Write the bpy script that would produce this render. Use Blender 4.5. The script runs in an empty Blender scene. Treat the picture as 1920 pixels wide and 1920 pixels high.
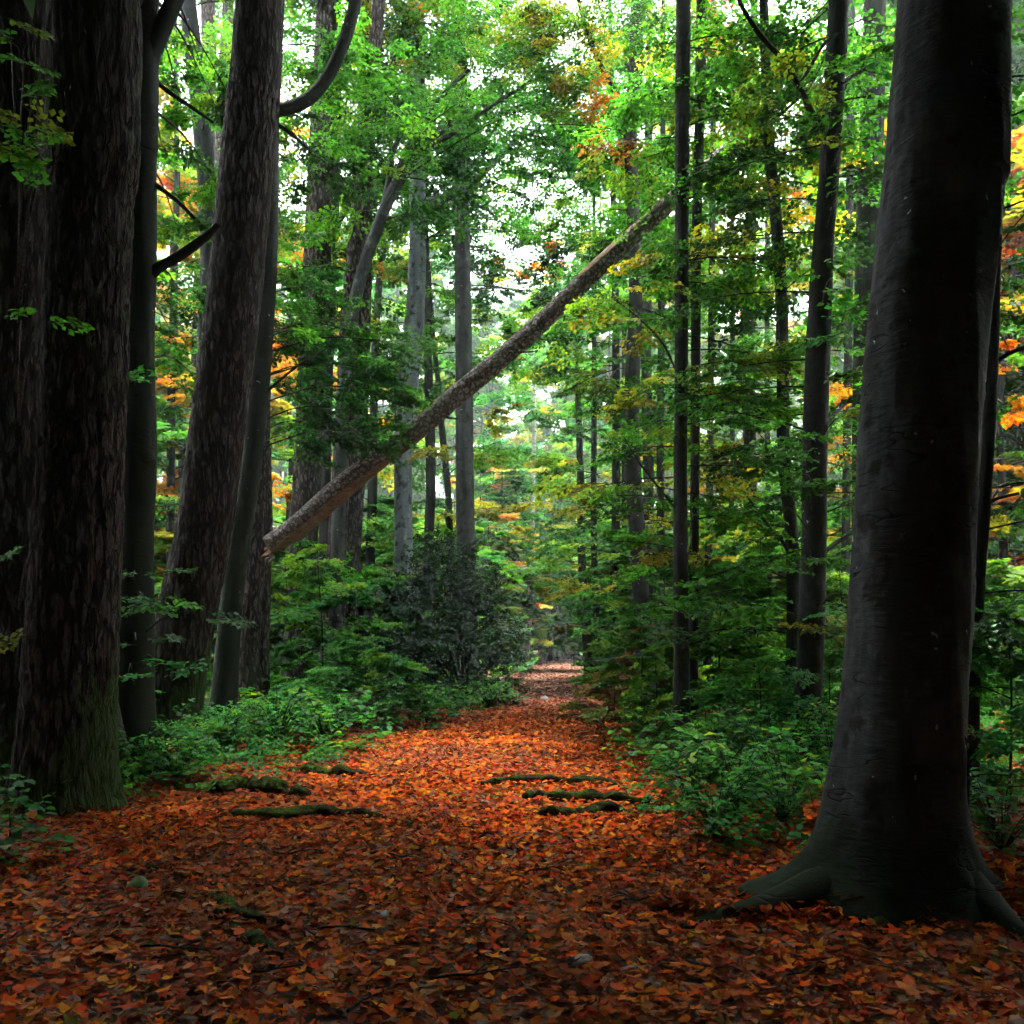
import bpy, math, random
import numpy as np
from mathutils import Vector

SEED = 7
rng = np.random.default_rng(SEED)
random.seed(SEED)
sc = bpy.context.scene
C = sc.collection

# ------------------------------------------------------------------ camera
F, HOR, CX, EYE = 1700.0, 1190.0, 960.0, 1.5      # focal length, horizon, centre in photo pixels; eye height in metres
cam_d = bpy.data.cameras.new('camera')
cam = bpy.data.objects.new('camera', cam_d)
C.objects.link(cam)
cam.location = (0, 0, EYE)
cam.rotation_euler = (math.radians(90), 0, 0)
cam_d.sensor_width = 36
cam_d.lens = 36 * F / 1920
cam_d.shift_y = (HOR - 960) / 1920
cam_d.clip_end = 1000
sc.camera = cam

# ------------------------------------------------------------------ sky, sun, exposure
SUN_EL, SUN_AZ = math.radians(77), math.radians(15)   # azimuth measured from straight ahead towards the right
w = bpy.data.worlds.new('World')
sc.world = w
w.use_nodes = True
nt = w.node_tree
nt.nodes.clear()
sky = nt.nodes.new('ShaderNodeTexSky')
sky.sky_type = 'NISHITA'
sky.sun_disc = False
sky.sun_elevation = SUN_EL
sky.sun_rotation = SUN_AZ
sky.air_density = 1.0
sky.dust_density = 3.0
hs = nt.nodes.new('ShaderNodeHueSaturation')
hs.inputs['Saturation'].default_value = 0.25
bg = nt.nodes.new('ShaderNodeBackground')
bg.inputs['Strength'].default_value = 0.15
wo = nt.nodes.new('ShaderNodeOutputWorld')
nt.links.new(sky.outputs[0], hs.inputs['Color'])
nt.links.new(hs.outputs[0], bg.inputs[0])
nt.links.new(bg.outputs[0], wo.inputs[0])
sun_d = bpy.data.lights.new('sun', 'SUN')
sun_d.energy = 1.5
sun_d.angle = math.radians(14)
sun_d.color = (1.0, 0.95, 0.86)
sun = bpy.data.objects.new('sun', sun_d)
C.objects.link(sun)
dirv = Vector((math.sin(SUN_AZ) * math.cos(SUN_EL), math.cos(SUN_AZ) * math.cos(SUN_EL), math.sin(SUN_EL)))
sun.rotation_euler = dirv.to_track_quat('Z', 'Y').to_euler()
sun.location = (0, 0, 60)
sc.view_settings.view_transform = 'Standard'
sc.view_settings.look = 'None'
sc.view_settings.exposure = 4.1
sc.view_settings.gamma = 1.0
sc.view_settings.use_curve_mapping = False
sc.cycles.max_bounces = 4
sc.cycles.diffuse_bounces = 3
sc.cycles.use_adaptive_sampling = True
sc.cycles.adaptive_threshold = 0.035
sc.cycles.adaptive_min_samples = 8
sc.cycles.glossy_bounces = 2
sc.cycles.transmission_bounces = 4
sc.cycles.transparent_max_bounces = 4
sc.cycles.use_denoising = True
sc.cycles.use_light_tree = False
sc.cycles.volume_bounces = 0
sc.cycles.caustics_reflective = False
sc.cycles.caustics_refractive = False

# ------------------------------------------------------------------ helpers
def P(px, py, d):
    return np.array([(px - CX) * d / F, d, EYE + (HOR - py) * d / F])
def vnoise(x, y, seed=0):
    xi = np.floor(x).astype(np.int64); yi = np.floor(y).astype(np.int64)
    fx = x - xi; fy = y - yi
    fx = fx * fx * (3 - 2 * fx); fy = fy * fy * (3 - 2 * fy)
    def h(a, b):
        n = (a * 374761393 + b * 668265263 + seed * 1274126177) & 0xffffffff
        n = ((n ^ (n >> 13)) * 1274126177) & 0xffffffff
        return ((n ^ (n >> 16)) & 0xffff) / 65535.0
    return (h(xi, yi) * (1 - fx) + h(xi + 1, yi) * fx) * (1 - fy) + (h(xi, yi + 1) * (1 - fx) + h(xi + 1, yi + 1) * fx) * fy
def fbm(x, y, seed=0, o=4):
    s = 0; a = 0.5
    for k in range(o):
        s = s + a * vnoise(x * 2 ** k, y * 2 ** k, seed + k); a *= 0.5
    return s / (1 - 0.5 ** o)
# leaf-strewn way: left and right edge in photo pixels for each row, laid on the ground
PB = np.array([(1225, 1024, 1074), (1245, 1018, 1068), (1262, 1008, 1058), (1280, 1004, 1048), (1298, 1016, 1064), (1318, 1034, 1084), (1334, 940, 1095),
               (1350, 890, 1105), (1380, 760, 1140), (1420, 690, 1190), (1460, 520, 1225), (1500, 300, 1240), (1550, 60, 1260),
               (1620, -120, 1370), (1700, -400, 1480), (1800, -600, 2100), (2600, -900, 2600)], float)
def path_edges(Y):
    py = HOR + F * EYE / np.maximum(Y, 0.5)
    xl = np.interp(py, PB[:, 0], PB[:, 1]); xr = np.interp(py, PB[:, 0], PB[:, 2])
    return (xl - CX) * Y / F, (xr - CX) * Y / F
def off_path(X, Y):                                      # metres outside the leaf-strewn way, negative inside
    l, r = path_edges(Y)
    return np.maximum(l - X, X - r)
def ground_z(X, Y):
    X = np.asarray(X, float); Y = np.asarray(Y, float)
    o = off_path(X, np.clip(Y, 3, 60))
    z = 0.16 * np.clip((o - 0.3) / 1.6, 0, 1) ** 1.2
    z = z + 0.05 * (fbm(X * 0.5 + 31, Y * 0.5 + 7, 3) - 0.5) + 0.03 * (fbm(X * 1.7, Y * 1.7, 9) - 0.5)
    return z
def G(px, py):
    d = F * EYE / (py - HOR)
    x = (px - CX) * d / F
    return np.array([x, d, float(ground_z(x, d))])

def mesh_from(name, verts, faces_list, mats=(), col=None, smooth=True, mat_idx=None):
    """faces_list: list of integer arrays (n,3) or (n,4)."""
    me = bpy.data.meshes.new(name)
    nv = len(verts)
    me.vertices.add(nv)
    me.vertices.foreach_set('co', np.asarray(verts, np.float32).ravel())
    nl = sum(f.size for f in faces_list); nf = sum(len(f) for f in faces_list)
    me.loops.add(nl); me.polygons.add(nf)
    me.loops.foreach_set('vertex_index', np.concatenate([f.ravel() for f in faces_list]).astype(np.int32))
    ls = []; s = 0
    for f in faces_list:
        ls.append(s + np.arange(len(f)) * f.shape[1]); s += f.size
    me.polygons.foreach_set('loop_start', np.concatenate(ls).astype(np.int32))
    if smooth:
        me.polygons.foreach_set('use_smooth', np.ones(nf, bool))
    for m in mats: me.materials.append(m)
    if mat_idx is not None:
        me.polygons.foreach_set('material_index', np.asarray(mat_idx, np.int32))
    if col is not None:
        a = me.attributes.new('col', 'FLOAT_COLOR', 'POINT')
        c4 = np.ones((nv, 4), np.float32); c4[:, :3] = col
        a.data.foreach_set('color', c4.ravel())
    me.update(calc_edges=True)
    return me
def add(name, me, parent=None, loc=None):
    o = bpy.data.objects.new(name, me)
    C.objects.link(o)
    if parent is not None: o.parent = parent
    if loc is not None: o.location = tuple(float(v) for v in loc)
    return o
def tag(o, label, cat, group=None):
    o['label'] = label; o['category'] = cat
    if group: o['group'] = group
    return o
def thing(name, label, cat, loc, group=None):
    o = add(name, None, None, loc)
    o.empty_display_size = 0.2
    return tag(o, label, cat, group)

def catmull(pts, n):
    pts = np.asarray(pts, float)
    if len(pts) < 3:
        t = np.linspace(0, 1, n)[:, None]
        return pts[0] * (1 - t) + pts[-1] * t
    p = np.vstack([2 * pts[0] - pts[1], pts, 2 * pts[-1] - pts[-2]])
    seg = np.linalg.norm(np.diff(pts[:, :3], axis=0), axis=1) + 1e-9
    cum = np.concatenate([[0], np.cumsum(seg)])
    s = np.linspace(0, cum[-1], n)
    i = np.clip(np.searchsorted(cum, s, side='right') - 1, 0, len(seg) - 1)
    t = ((s - cum[i]) / seg[i])[:, None]
    p0, p1, p2, p3 = p[i], p[i + 1], p[i + 2], p[i + 3]
    return 0.5 * ((2 * p1) + (-p0 + p2) * t + (2 * p0 - 5 * p1 + 4 * p2 - p3) * t ** 2 + (-p0 + 3 * p1 - 3 * p2 + p3) * t ** 3)
def tube(pts, rad, ns, disp=None, cap=True):
    """swept tube; disp(theta, s, r) -> radius offset. Returns verts, quads, tris"""
    pts = np.asarray(pts, float); rad = np.asarray(rad, float); n = len(pts)
    tan = np.gradient(pts, axis=0); tan /= np.linalg.norm(tan, axis=1)[:, None] + 1e-9
    ref = np.array([0, 1, 0.0]) if abs(tan[0][1]) < 0.8 else np.array([1, 0, 0.0])
    u = np.cross(np.broadcast_to(ref, tan.shape), tan); u /= np.linalg.norm(u, axis=1)[:, None] + 1e-9
    v = np.cross(tan, u)
    th = np.linspace(0, 2 * np.pi, ns, endpoint=False)
    R = np.repeat(rad[:, None], ns, 1)
    if disp is not None:
        s = np.concatenate([[0], np.cumsum(np.linalg.norm(np.diff(pts, axis=0), axis=1))])
        R = R + disp(np.repeat(th[None], n, 0), np.repeat(s[:, None], ns, 1), R)
    V = pts[:, None] + R[..., None] * (np.cos(th)[None, :, None] * u[:, None] + np.sin(th)[None, :, None] * v[:, None])
    V = V.reshape(-1, 3)
    i = np.arange(n - 1)[:, None] * ns; j = np.arange(ns)[None]; k = (j + 1) % ns
    Q = np.stack([i + j, i + k, i + ns + k, i + ns + j], -1).reshape(-1, 4)
    T = np.zeros((0, 3), int)
    if cap:
        V = np.vstack([V, pts[0], pts[-1]]); a = n * ns
        j = np.arange(ns); k = (j + 1) % ns
        T = np.vstack([np.stack([np.full(ns, a), k, j], 1), np.stack([np.full(ns, a + 1), (n - 1) * ns + j, (n - 1) * ns + k], 1)])
    return V, Q, T

# ------------------------------------------------------------------ materials
def mat(name):
    m = bpy.data.materials.new(name); m.use_nodes = True
    t = m.node_tree; t.nodes.clear()
    out = t.nodes.new('ShaderNodeOutputMaterial')
    return m, t, out
class N:
    def __init__(s, t): s.t = t
    def n(s, ty, **kw):
        nd = s.t.nodes.new('ShaderNode' + ty)
        for k, v in kw.items():
            if k.startswith('_'): setattr(nd, k[1:], v)
            else: nd.inputs[k.replace('__', ' ')].default_value = v
        return nd
    def l(s, a, b): s.t.links.new(a, b)
def ramp(h, fac, stops):
    r = h.n('ValToRGB')
    e = r.color_ramp.elements
    while len(e) > 1: e.remove(e[-1])
    e[0].position = stops[0][0]; e[0].color = (*stops[0][1], 1)
    for p, c in stops[1:]:
        x = e.new(p); x.color = (*c, 1)
    h.l(fac, r.inputs[0]); return r
def mapping(h, scale, src='Object'):
    tc = h.n('TexCoord'); mp = h.n('Mapping')
    mp.inputs['Scale'].default_value = scale
    h.l(tc.outputs[src], mp.inputs[0]); return mp
def g3(v): return (v, v, v)

def mat_leaf(name, trans=0.42, rough=0.5, spec=0.35, tint=(1.25, 1.2, 0.55)):
    m, t, out = mat(name); h = N(t)
    at = h.n('Attribute'); at.attribute_name = 'col'
    pr = h.n('BsdfPrincipled', Roughness=rough)
    pr.inputs['Specular IOR Level'].default_value = spec
    h.l(at.outputs['Color'], pr.inputs['Base Color'])
    mu = h.n('Mix', _data_type='RGBA', _blend_type='MULTIPLY'); mu.inputs[0].default_value = 1
    h.l(at.outputs['Color'], mu.inputs[6]); mu.inputs[7].default_value = (*tint, 1)
    tr = h.n('BsdfTranslucent'); h.l(mu.outputs[2], tr.inputs[0])
    mx = h.n('MixShader'); mx.inputs[0].default_value = trans
    h.l(pr.outputs[0], mx.inputs[1]); h.l(tr.outputs[0], mx.inputs[2]); h.l(mx.outputs[0], out.inputs[0])
    return m
M = {}
M['leaf'] = mat_leaf('living_leaf', 0.5, 0.55, 0.12, (1.4, 1.45, 0.55))
M['holly'] = mat_leaf('holly_leaf', 0.1, 0.4, 0.12)
M['litter'] = mat_leaf('fallen_leaf_litter', 0.15, 0.7, 0.03, (1.3, 1.0, 0.6))

def mat_single_leaf():
    m, t, out = mat('fallen_leaf_single'); h = N(t)
    oi = h.n('ObjectInfo')
    r = ramp(h, oi.outputs['Random'], [(0, (0.16, 0.018, 0.005)), (0.2, (0.42, 0.05, 0.005)), (0.4, (0.46, 0.10, 0.006)), (0.55, (0.12, 0.028, 0.008)), (0.7, (0.48, 0.13, 0.010)), (0.85, (0.36, 0.034, 0.005)), (0.95, (0.44, 0.2, 0.02)), (1, (0.06, 0.022, 0.01))])
    mp = mapping(h, (9, 30, 9)); nz = h.n('TexNoise', Scale=4.0, Detail=4.0); h.l(mp.outputs[0], nz.inputs[0])
    rr = ramp(h, nz.outputs[0], [(0.3, g3(0.45)), (0.65, g3(1.1))])
    mu = h.n('Mix', _data_type='RGBA', _blend_type='MULTIPLY'); mu.inputs[0].default_value = 1
    h.l(r.outputs[0], mu.inputs[6]); h.l(rr.outputs[0], mu.inputs[7])
    pr = h.n('BsdfPrincipled', Roughness=0.6); pr.inputs['Specular IOR Level'].default_value = 0.06
    h.l(mu.outputs[2], pr.inputs['Base Color']); h.l(pr.outputs[0], out.inputs[0])
    return m
M['single'] = mat_single_leaf()

def mat_bark(name, dark, light, scale, bump, moss=0.0, moss_col=(0.03, 0.06, 0.012), moss_z=1.4, rough=0.9, crack=True, moss_dir=(1, 0.0)):
    m, t, out = mat(name); h = N(t)
    mp = mapping(h, scale)
    vo = h.n('TexVoronoi', _feature='DISTANCE_TO_EDGE', Scale=1.0)
    nz0 = h.n('TexNoise', Scale=1.6, Detail=4.0); h.l(mp.outputs[0], nz0.inputs[0])
    ad = h.n('Mix', _data_type='RGBA', _blend_type='LINEAR_LIGHT'); ad.inputs[0].default_value = 0.65
    h.l(mp.outputs[0], ad.inputs[6]); h.l(nz0.outputs['Color'], ad.inputs[7]); h.l(ad.outputs[2], vo.inputs[0])
    nz = h.n('TexNoise', Scale=3.5, Detail=8.0, Roughness=0.65); h.l(mp.outputs[0], nz.inputs[0])
    ve = ramp(h, vo.outputs['Distance'], [(0, g3(0)), (0.22, g3(1))])
    ml = h.n('Math', _operation='MULTIPLY'); h.l(ve.outputs[0], ml.inputs[0]); h.l(nz.outputs[0], ml.inputs[1])
    cr = ramp(h, ml.outputs[0], [(0.0, tuple(c * 0.35 for c in dark)), (0.35, dark), (0.62, light)])
    colr = cr.outputs[0]
    if moss > 0:
        tc = h.n('TexCoord'); sp = h.n('SeparateXYZ'); h.l(tc.outputs['Object'], sp.inputs[0])
        mz = h.n('MapRange'); mz.inputs[1].default_value = 0; mz.inputs[2].default_value = moss_z; mz.inputs[3].default_value = 0.62; mz.inputs[4].default_value = -0.15
        h.l(sp.outputs[2], mz.inputs[0])
        gn = h.n('NewGeometry'); dt = h.n('VectorMath', _operation='DOT_PRODUCT'); dt.inputs[1].default_value = (moss_dir[0], moss_dir[1], 0.25)
        h.l(gn.outputs['Normal'], dt.inputs[0])
        n2 = h.n('TexNoise', Scale=5.0, Detail=6.0); h.l(tc.outputs['Object'], n2.inputs[0])
        a1 = h.n('Math', _operation='MULTIPLY_ADD'); h.l(dt.outputs['Value'], a1.inputs[0]); a1.inputs[1].default_value = 0.45; h.l(mz.outputs[0], a1.inputs[2])
        a2 = h.n('Math', _operation='ADD'); h.l(a1.outputs[0], a2.inputs[0]); h.l(n2.outputs[0], a2.inputs[1])
        rr = ramp(h, a2.outputs[0], [(0.85, g3(0)), (1.1, g3(moss))])
        mm = h.n('Mix', _data_type='RGBA'); h.l(rr.outputs[0], mm.inputs[0]); h.l(colr, mm.inputs[6]); mm.inputs[7].default_value = (*moss_col, 1)
        colr = mm.outputs[2]
    pr = h.n('BsdfPrincipled', Roughness=rough); pr.inputs['Specular IOR Level'].default_value = 0.1
    h.l(colr, pr.inputs['Base Color'])
    bp = h.n('Bump', Strength=0.9, Distance=bump); h.l(ml.outputs[0], bp.inputs['Height']); h.l(bp.outputs[0], pr.inputs['Normal'])
    h.l(pr.outputs[0], out.inputs[0]); return m
def mat_beech(name, base, alt, moss=0.5, spots=0.9, moss_z=1.2, spot_scale=7.0, spec=0.12):
    m, t, out = mat(name); h = N(t)
    tc = h.n('TexCoord'); sp = h.n('SeparateXYZ'); h.l(tc.outputs['Object'], sp.inputs[0])
    mp = mapping(h, (6.0, 6.0, 22)); fine = h.n('TexNoise', Scale=1.5, Detail=6.0, Roughness=0.6); h.l(mp.outputs[0], fine.inputs[0])
    big = h.n('TexNoise', Scale=1.7, Detail=5.0, Roughness=0.6); h.l(mapping(h, (1.6, 1.6, 0.5)).outputs[0], big.inputs[0])
    c1 = ramp(h, big.outputs[0], [(0.32, alt), (0.6, base)])
    c2 = ramp(h, fine.outputs[0], [(0.3, g3(0.6)), (0.65, g3(1.12))])
    mu = h.n('Mix', _data_type='RGBA', _blend_type='MULTIPLY'); mu.inputs[0].default_value = 0.7
    h.l(c1.outputs[0], mu.inputs[6]); h.l(c2.outputs[0], mu.inputs[7])
    colr = mu.outputs[2]
    lp = h.n('TexNoise', Scale=3.3, Detail=9.0, Roughness=0.72); h.l(mapping(h, (1.3, 1.3, 0.9)).outputs[0], lp.inputs[0])
    lr = ramp(h, lp.outputs[0], [(0.54, g3(0)), (0.63, g3(0.55))])
    m0 = h.n('Mix', _data_type='RGBA'); h.l(lr.outputs[0], m0.inputs[0]); h.l(colr, m0.inputs[6]); m0.inputs[7].default_value = (base[0] * 1.7, base[1] * 1.85, base[2] * 1.6, 1)
    colr = m0.outputs[2]
    st = h.n('TexNoise', Scale=1.0, Detail=5.0, Roughness=0.6); h.l(mapping(h, (7, 7, 0.6)).outputs[0], st.inputs[0])
    sr_ = ramp(h, st.outputs[0], [(0.35, g3(0.5)), (0.6, g3(1.05))])
    ms = h.n('Mix', _data_type='RGBA', _blend_type='MULTIPLY'); ms.inputs[0].default_value = 0.8; h.l(colr, ms.inputs[6]); h.l(sr_.outputs[0], ms.inputs[7])
    colr = ms.outputs[2]
    # dark blotches and scars
    db = h.n('TexNoise', Scale=7.0, Detail=3.0, Roughness=0.5); h.l(mapping(h, (1, 1, 0.8)).outputs[0], db.inputs[0])
    dr = ramp(h, db.outputs[0], [(0.57, g3(0)), (0.66, g3(0.85))])
    m1 = h.n('Mix', _data_type='RGBA'); h.l(dr.outputs[0], m1.inputs[0]); h.l(colr, m1.inputs[6]); m1.inputs[7].default_value = (0.018, 0.017, 0.014, 1)
    colr = m1.outputs[2]
    wr = h.n('TexNoise', Scale=1.0, Detail=2.0, Roughness=0.4); h.l(mapping(h, (2.2, 2.2, 9)).outputs[0], wr.inputs[0])
    wk = ramp(h, wr.outputs[0], [(0.485, g3(0)), (0.5, g3(0.8)), (0.515, g3(0))])
    gate = h.n('TexNoise', Scale=2.6, Detail=1.0); h.l(tc.outputs['Object'], gate.inputs[0])
    gr = ramp(h, gate.outputs[0], [(0.54, g3(0)), (0.6, g3(1))])
    wg = h.n('Math', _operation='MULTIPLY'); h.l(wk.outputs[0], wg.inputs[0]); h.l(gr.outputs[0], wg.inputs[1])
    m3 = h.n('Mix', _data_type='RGBA'); h.l(wg.outputs[0], m3.inputs[0]); h.l(colr, m3.inputs[6]); m3.inputs[7].default_value = (0.006, 0.006, 0.005, 1)
    colr = m3.outputs[2]
    # pale lichen dots
    vo = h.n('TexVoronoi', Scale=spot_scale, Randomness=1.0); nd = h.n('TexNoise', Scale=18.0, Detail=3.0); h.l(tc.outputs['Object'], nd.inputs[0])
    dm = h.n('Mix', _data_type='RGBA', _blend_type='LINEAR_LIGHT'); dm.inputs[0].default_value = 0.05; h.l(tc.outputs['Object'], dm.inputs[6]); h.l(nd.outputs['Color'], dm.inputs[7]); h.l(dm.outputs[2], vo.inputs[0])
    sx = h.n('SeparateColor'); h.l(vo.outputs['Color'], sx.inputs[0])
    th = h.n('MapRange'); th.inputs[1].default_value = 0.3; th.inputs[2].default_value = 1.0; th.inputs[3].default_value = 0.0; th.inputs[4].default_value = 0.13
    h.l(sx.outputs[0], th.inputs[0])
    lt = h.n('Math', _operation='LESS_THAN'); h.l(vo.outputs['Distance'], lt.inputs[0]); h.l(th.outputs[0], lt.inputs[1])
    ls = h.n('Math', _operation='MULTIPLY'); h.l(lt.outputs[0], ls.inputs[0]); ls.inputs[1].default_value = spots
    m2 = h.n('Mix', _data_type='RGBA'); h.l(ls.outputs[0], m2.inputs[0]); h.l(colr, m2.inputs[6]); m2.inputs[7].default_value = (0.42, 0.43, 0.4, 1)
    colr = m2.outputs[2]
    if moss > 0:
        mz = h.n('MapRange'); mz.inputs[1].default_value = 0; mz.inputs[2].default_value = moss_z; mz.inputs[3].default_value = 0.75; mz.inputs[4].default_value = 0.05
        h.l(sp.outputs[2], mz.inputs[0])
        n2 = h.n('TexNoise', Scale=3.0, Detail=7.0, Roughness=0.65); h.l(tc.outputs['Object'], n2.inputs[0])
        a2 = h.n('Math', _operation='ADD'); h.l(mz.outputs[0], a2.inputs[0]); h.l(n2.outputs[0], a2.inputs[1])
        rr = ramp(h, a2.outputs[0], [(0.72, g3(0)), (1.05, g3(moss))])
        mm = h.n('Mix', _data_type='RGBA'); h.l(rr.outputs[0], mm.inputs[0]); h.l(colr, mm.inputs[6]); mm.inputs[7].default_value = (0.008, 0.014, 0.006, 1)
        colr = mm.outputs[2]
    pr = h.n('BsdfPrincipled', Roughness=0.8); pr.inputs['Specular IOR Level'].default_value = spec
    h.l(colr, pr.inputs['Base Color'])
    bp = h.n('Bump', Strength=0.7, Distance=0.014)
    bs = h.n('Math', _operation='SUBTRACT'); h.l(fine.outputs[0], bs.inputs[0]); h.l(wg.outputs[0], bs.inputs[1])
    h.l(bs.outputs[0], bp.inputs['Height']); h.l(bp.outputs[0], pr.inputs['Normal'])
    h.l(pr.outputs[0], out.inputs[0]); return m
M['pine'] = mat_bark('pine_bark', (0.022, 0.016, 0.013), (0.085, 0.072, 0.068), (12, 12, 2.7), 0.045, moss=0.75)
M['pine_far'] = mat_bark('larch_bark', (0.035, 0.026, 0.022), (0.12, 0.10, 0.095), (13, 13, 4), 0.03, moss=0.25)
M['fallen_bark'] = mat_bark('fallen_pine_bark', (0.12, 0.10, 0.095), (0.28, 0.25, 0.24), (11, 11, 11), 0.012)
M['beech'] = mat_beech('beech_bark', (0.07, 0.076, 0.078), (0.032, 0.036, 0.034))
M['beech_near'] = mat_beech('beech_bark_near', (0.068, 0.072, 0.078), (0.028, 0.028, 0.029), moss=0.95, spots=0.95, moss_z=0.8, spot_scale=10.0, spec=0.07)
M['beech_pale'] = mat_beech('beech_bark_pale', (0.2, 0.23, 0.26), (0.11, 0.13, 0.15), moss=0.15)
M['beech_mossy'] = mat_beech('beech_bark_mossy', (0.034, 0.038, 0.032), (0.015, 0.019, 0.014), moss=0.85, moss_z=9)
M['beech_dark'] = mat_beech('beech_bark_dark', (0.04, 0.042, 0.042), (0.018, 0.02, 0.02), moss=0.4)
M['twig'] = mat_bark('twig_bark', (0.03, 0.026, 0.022), (0.07, 0.065, 0.06), (20, 20, 20), 0.004)
def mat_birch():
    m, t, out = mat('birch_bark'); h = N(t)
    nz = h.n('TexNoise', Scale=1.0, Detail=5.0); h.l(mapping(h, (4, 4, 9)).outputs[0], nz.inputs[0])
    r = ramp(h, nz.outputs[0], [(0.36, (0.05, 0.045, 0.04)), (0.45, (0.4, 0.4, 0.39)), (0.7, (0.55, 0.54, 0.52))])
    pr = h.n('BsdfPrincipled', Roughness=0.6); h.l(r.outputs[0], pr.inputs['Base Color']); h.l(pr.outputs[0], out.inputs[0]); return m
M['birch'] = mat_birch()
def mat_wood():
    m, t, out = mat('split_wood'); h = N(t)
    nz = h.n('TexNoise', Scale=1.0, Detail=7.0, Roughness=0.7); h.l(mapping(h, (1.6, 30, 30)).outputs[0], nz.inputs[0])
    r = ramp(h, nz.outputs[0], [(0.3, (0.03, 0.014, 0.008)), (0.45, (0.18, 0.075, 0.03)), (0.6, (0.2, 0.17, 0.12)), (0.75, (0.36, 0.27, 0.17))])
    pr = h.n('BsdfPrincipled', Roughness=0.8); h.l(r.outputs[0], pr.inputs['Base Color'])
    bp = h.n('Bump', Strength=0.8, Distance=0.02); h.l(nz.outputs[0], bp.inputs['Height']); h.l(bp.outputs[0], pr.inputs['Normal'])
    h.l(pr.outputs[0], out.inputs[0]); return m
M['wood'] = mat_wood()
def mat_ground():
    m, t, out = mat('forest_floor'); h = N(t)
    mp = mapping(h, (1, 1, 1))
    vo = h.n('TexVoronoi', Scale=17.0); h.l(mp.outputs[0], vo.inputs[0])
    sx = h.n('SeparateColor'); h.l(vo.outputs['Color'], sx.inputs[0])
    r = ramp(h, sx.outputs[0], [(0, (0.03, 0.014, 0.008)), (0.3, (0.1, 0.035, 0.014)), (0.55, (0.26, 0.085, 0.022)), (0.8, (0.13, 0.05, 0.02)), (1, (0.34, 0.16, 0.05))])
    nz = h.n('TexNoise', Scale=1.3, Detail=5.0); h.l(mp.outputs[0], nz.inputs[0])
    rr = ramp(h, nz.outputs[0], [(0.35, g3(0.35)), (0.65, g3(1))])
    mu = h.n('Mix', _data_type='RGBA', _blend_type='MULTIPLY'); mu.inputs[0].default_value = 1
    h.l(r.outputs[0], mu.inputs[6]); h.l(rr.outputs[0], mu.inputs[7])
    pr = h.n('BsdfPrincipled', Roughness=0.8); h.l(mu.outputs[2], pr.inputs['Base Color'])
    bp = h.n('Bump', Strength=0.8, Distance=0.02); h.l(sx.outputs[1], bp.inputs['Height']); h.l(bp.outputs[0], pr.inputs['Normal'])
    h.l(pr.outputs[0], out.inputs[0]); return m
M['ground'] = mat_ground()
def mat_root():  # moss over dark bark
    m, t, out = mat('mossy_root'); h = N(t)
    mp = mapping(h, (1, 1, 1))
    nz = h.n('TexNoise', Scale=6.0, Detail=8.0, Roughness=0.7); h.l(mp.outputs[0], nz.inputs[0])
    r = ramp(h, nz.outputs[0], [(0.38, (0.010, 0.007, 0.005)), (0.5, (0.018, 0.026, 0.006)), (0.66, (0.05, 0.085, 0.010))])
    pr = h.n('BsdfPrincipled', Roughness=0.95); pr.inputs['Specular IOR Level'].default_value = 0.05; h.l(r.outputs[0], pr.inputs['Base Color'])
    n2 = h.n('TexNoise', Scale=60.0, Detail=4.0); h.l(mp.outputs[0], n2.inputs[0])
    bp = h.n('Bump', Strength=1.0, Distance=0.015); h.l(n2.outputs[0], bp.inputs['Height']); h.l(bp.outputs[0], pr.inputs['Normal'])
    h.l(pr.outputs[0], out.inputs[0]); return m
M['root'] = mat_root()
def mat_stone(name, c, moss):
    m, t, out = mat(name); h = N(t)
    tc = h.n('TexCoord')
    nz = h.n('TexNoise', Scale=14.0, Detail=8.0); h.l(tc.outputs['Object'], nz.inputs[0])
    r = ramp(h, nz.outputs[0], [(0.3, tuple(x * 0.5 for x in c)), (0.7, c)])
    gn = h.n('NewGeometry'); sp = h.n('SeparateXYZ'); h.l(gn.outputs['Normal'], sp.inputs[0])
    a = h.n('Math', _operation='ADD'); h.l(sp.outputs[2], a.inputs[0]); h.l(nz.outputs[0], a.inputs[1])
    rr = ramp(h, a.outputs[0], [(0.75, g3(0)), (1.0, g3(moss))])
    mm = h.n('Mix', _data_type='RGBA'); h.l(rr.outputs[0], mm.inputs[0]); h.l(r.outputs[0], mm.inputs[6]); mm.inputs[7].default_value = (0.03, 0.1, 0.012, 1)
    pr = h.n('BsdfPrincipled', Roughness=0.75); h.l(mm.outputs[2], pr.inputs['Base Color'])
    bp = h.n('Bump', Strength=0.6, Distance=0.01); h.l(nz.outputs[0], bp.inputs['Height']); h.l(bp.outputs[0], pr.inputs['Normal'])
    h.l(pr.outputs[0], out.inputs[0]); return m
M['stone'] = mat_stone('grey_stone', (0.22, 0.23, 0.27), 0.15)
M['stone_moss'] = mat_stone('mossy_stone', (0.2, 0.2, 0.19), 0.95)

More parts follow.
